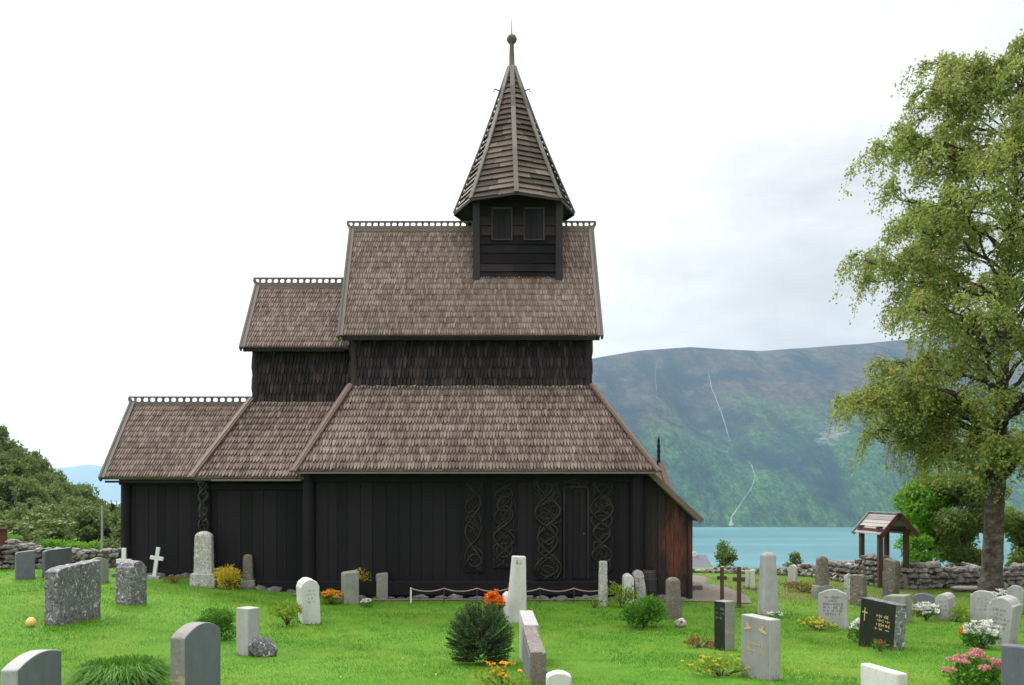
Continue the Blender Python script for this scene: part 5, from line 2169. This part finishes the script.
# taller grass at the foot of stones and walls, and little white clover heads
n = 90
yy = 6.8 + 14 * rng.uniform(0, 1, n) ** 1.3
xx = (rng.uniform(0, 1024, n) - CX) * yy / F
pn = np.array([noise.noise(Vector((float(x_) * .5, float(y_) * .5, 9))) for x_, y_ in zip(xx, yy)])
k = pn > .05
xx, yy = xx[k], yy[k]
c = np.stack([xx, yy, np.array([ground_z(float(x_), float(y_)) for x_, y_ in zip(xx, yy)]) + .045], 1)
o = poly_mesh('clover_flowers', leaves(c, .022, .9, -.5), M['white_fl'])
tag(o, 'tiny white clover heads dotted over the lawn', 'clover', kind='stuff')

# ------------------------------------------------------------------ haze
HAZE = True
if HAZE:
    mb = MB()
    mb.box(-9300, 9300, -120, 15800, -129, 1050)
    hz_o = mb.build('haze', [bpy.data.materials.new('haze air')])
    hm = hz_o.data.materials[0]
    hm.use_nodes = True
    nt = hm.node_tree
    for nd in list(nt.nodes):
        nt.nodes.remove(nd)
    out = nt.nodes.new('ShaderNodeOutputMaterial')
    pv = nt.nodes.new('ShaderNodeVolumePrincipled')
    pv.inputs['Color'].default_value = (.56, .80, 1.0, 1)
    pv.inputs['Density'].default_value = 4.6e-5
    nt.links.new(pv.outputs[0], out.inputs['Volume'])
    hz_o['kind'] = 'stuff'
    hz_o['label'] = 'pale blue haze of the fjord air'

# ------------------------------------------------------------------ world, sun, camera
SUN_EL, SUN_AZ = 42, -25         # azimuth from +Y (behind the church), negative to the left
world = bpy.data.worlds.new('World')
scene.world = world
world.use_nodes = True
nt = world.node_tree
for nd in list(nt.nodes):
    nt.nodes.remove(nd)
N = NT(nt)
wo = N.n('ShaderNodeOutputWorld')
sky = N.n('ShaderNodeTexSky', sky_type='NISHITA')
sky.sun_disc = False
sky.sun_elevation = math.radians(SUN_EL)
sky.sun_rotation = math.radians(SUN_AZ)
bg1 = N.n('ShaderNodeBackground')
bg1.inputs['Strength'].default_value = .12
N.l(sky.outputs[0], bg1.inputs['Color'])
tc = N.n('ShaderNodeTexCoord')
sx = N.n('ShaderNodeSeparateXYZ')
N.l(tc.outputs['Generated'], sx.inputs[0])
mp = N.n('ShaderNodeMapping')
mp.inputs['Scale'].default_value = (1, 1, 2.6)
mp.inputs['Location'].default_value = (.35, 0, .2)
N.l(tc.outputs['Generated'], mp.inputs['Vector'])
cl1 = N.noise(mp.outputs[0], 2.1, 7, .56)
cl2 = N.noise(mp.outputs[0], 5.5, 6, .6)
cl = N.math('ADD', N.math('MULTIPLY', cl1, .7), N.math('MULTIPLY', cl2, .3))
tone = N.ramp(cl, [(.38, (.70, .705, .725)), (.48, (.86, .86, .875)), (.58, (1.03, 1.03, 1.03))])
side = N.math('MULTIPLY', sx.outputs['X'], -.45)
zr_ = N.ramp(sx.outputs['Z'], [(0, .30), (.25, .325), (.5, .39), (.7, .62), (1, .9)])
grad = N.math('ADD', N.math('MULTIPLY', zr_, 2.0), N.math('MAXIMUM', side, -.21))
bg2 = N.n('ShaderNodeBackground')
N.l(tone, bg2.inputs['Color'])
N.l(grad, bg2.inputs['Strength'])
mx = N.n('ShaderNodeMixShader')
gap = N.ramp(cl2, [(.60, 1), (.72, .88)])
N.l(gap, mx.inputs[0])
N.l(bg1.outputs[0], mx.inputs[1])
N.l(bg2.outputs[0], mx.inputs[2])
N.l(mx.outputs[0], wo.inputs['Surface'])

sl = bpy.data.lights.new('sun', 'SUN')
sl.energy = 1.5
sl.angle = math.radians(10)
sl.color = (1, .96, .9)
so = bpy.data.objects.new('sun', sl)
COL.objects.link(so)
el, az = math.radians(SUN_EL), math.radians(SUN_AZ)
sd = Vector((math.sin(az) * math.cos(el), math.cos(az) * math.cos(el), math.sin(el)))
so.rotation_euler = (-sd).to_track_quat('-Z', 'Y').to_euler()
so.location = (-20, 60, 60)

cam = bpy.data.cameras.new('camera')
cam.sensor_width = 36
cam.lens = F / 1024 * 36
cam.shift_x = (512 - CX) / 1024
cam.shift_y = (CY - 342.5) / 1024
cam.clip_start = .1
cam.clip_end = 40000
co = bpy.data.objects.new('camera', cam)
co.location = (0, 0, EYE)
co.rotation_euler = (pi / 2, 0, 0)
COL.objects.link(co)
scene.camera = co
scene.view_settings.view_transform = 'Standard'
scene.view_settings.look = 'None'
scene.view_settings.exposure = 1.05
scene.view_settings.gamma = 1
scene.cycles.max_bounces = 6
scene.cycles.volume_bounces = 1
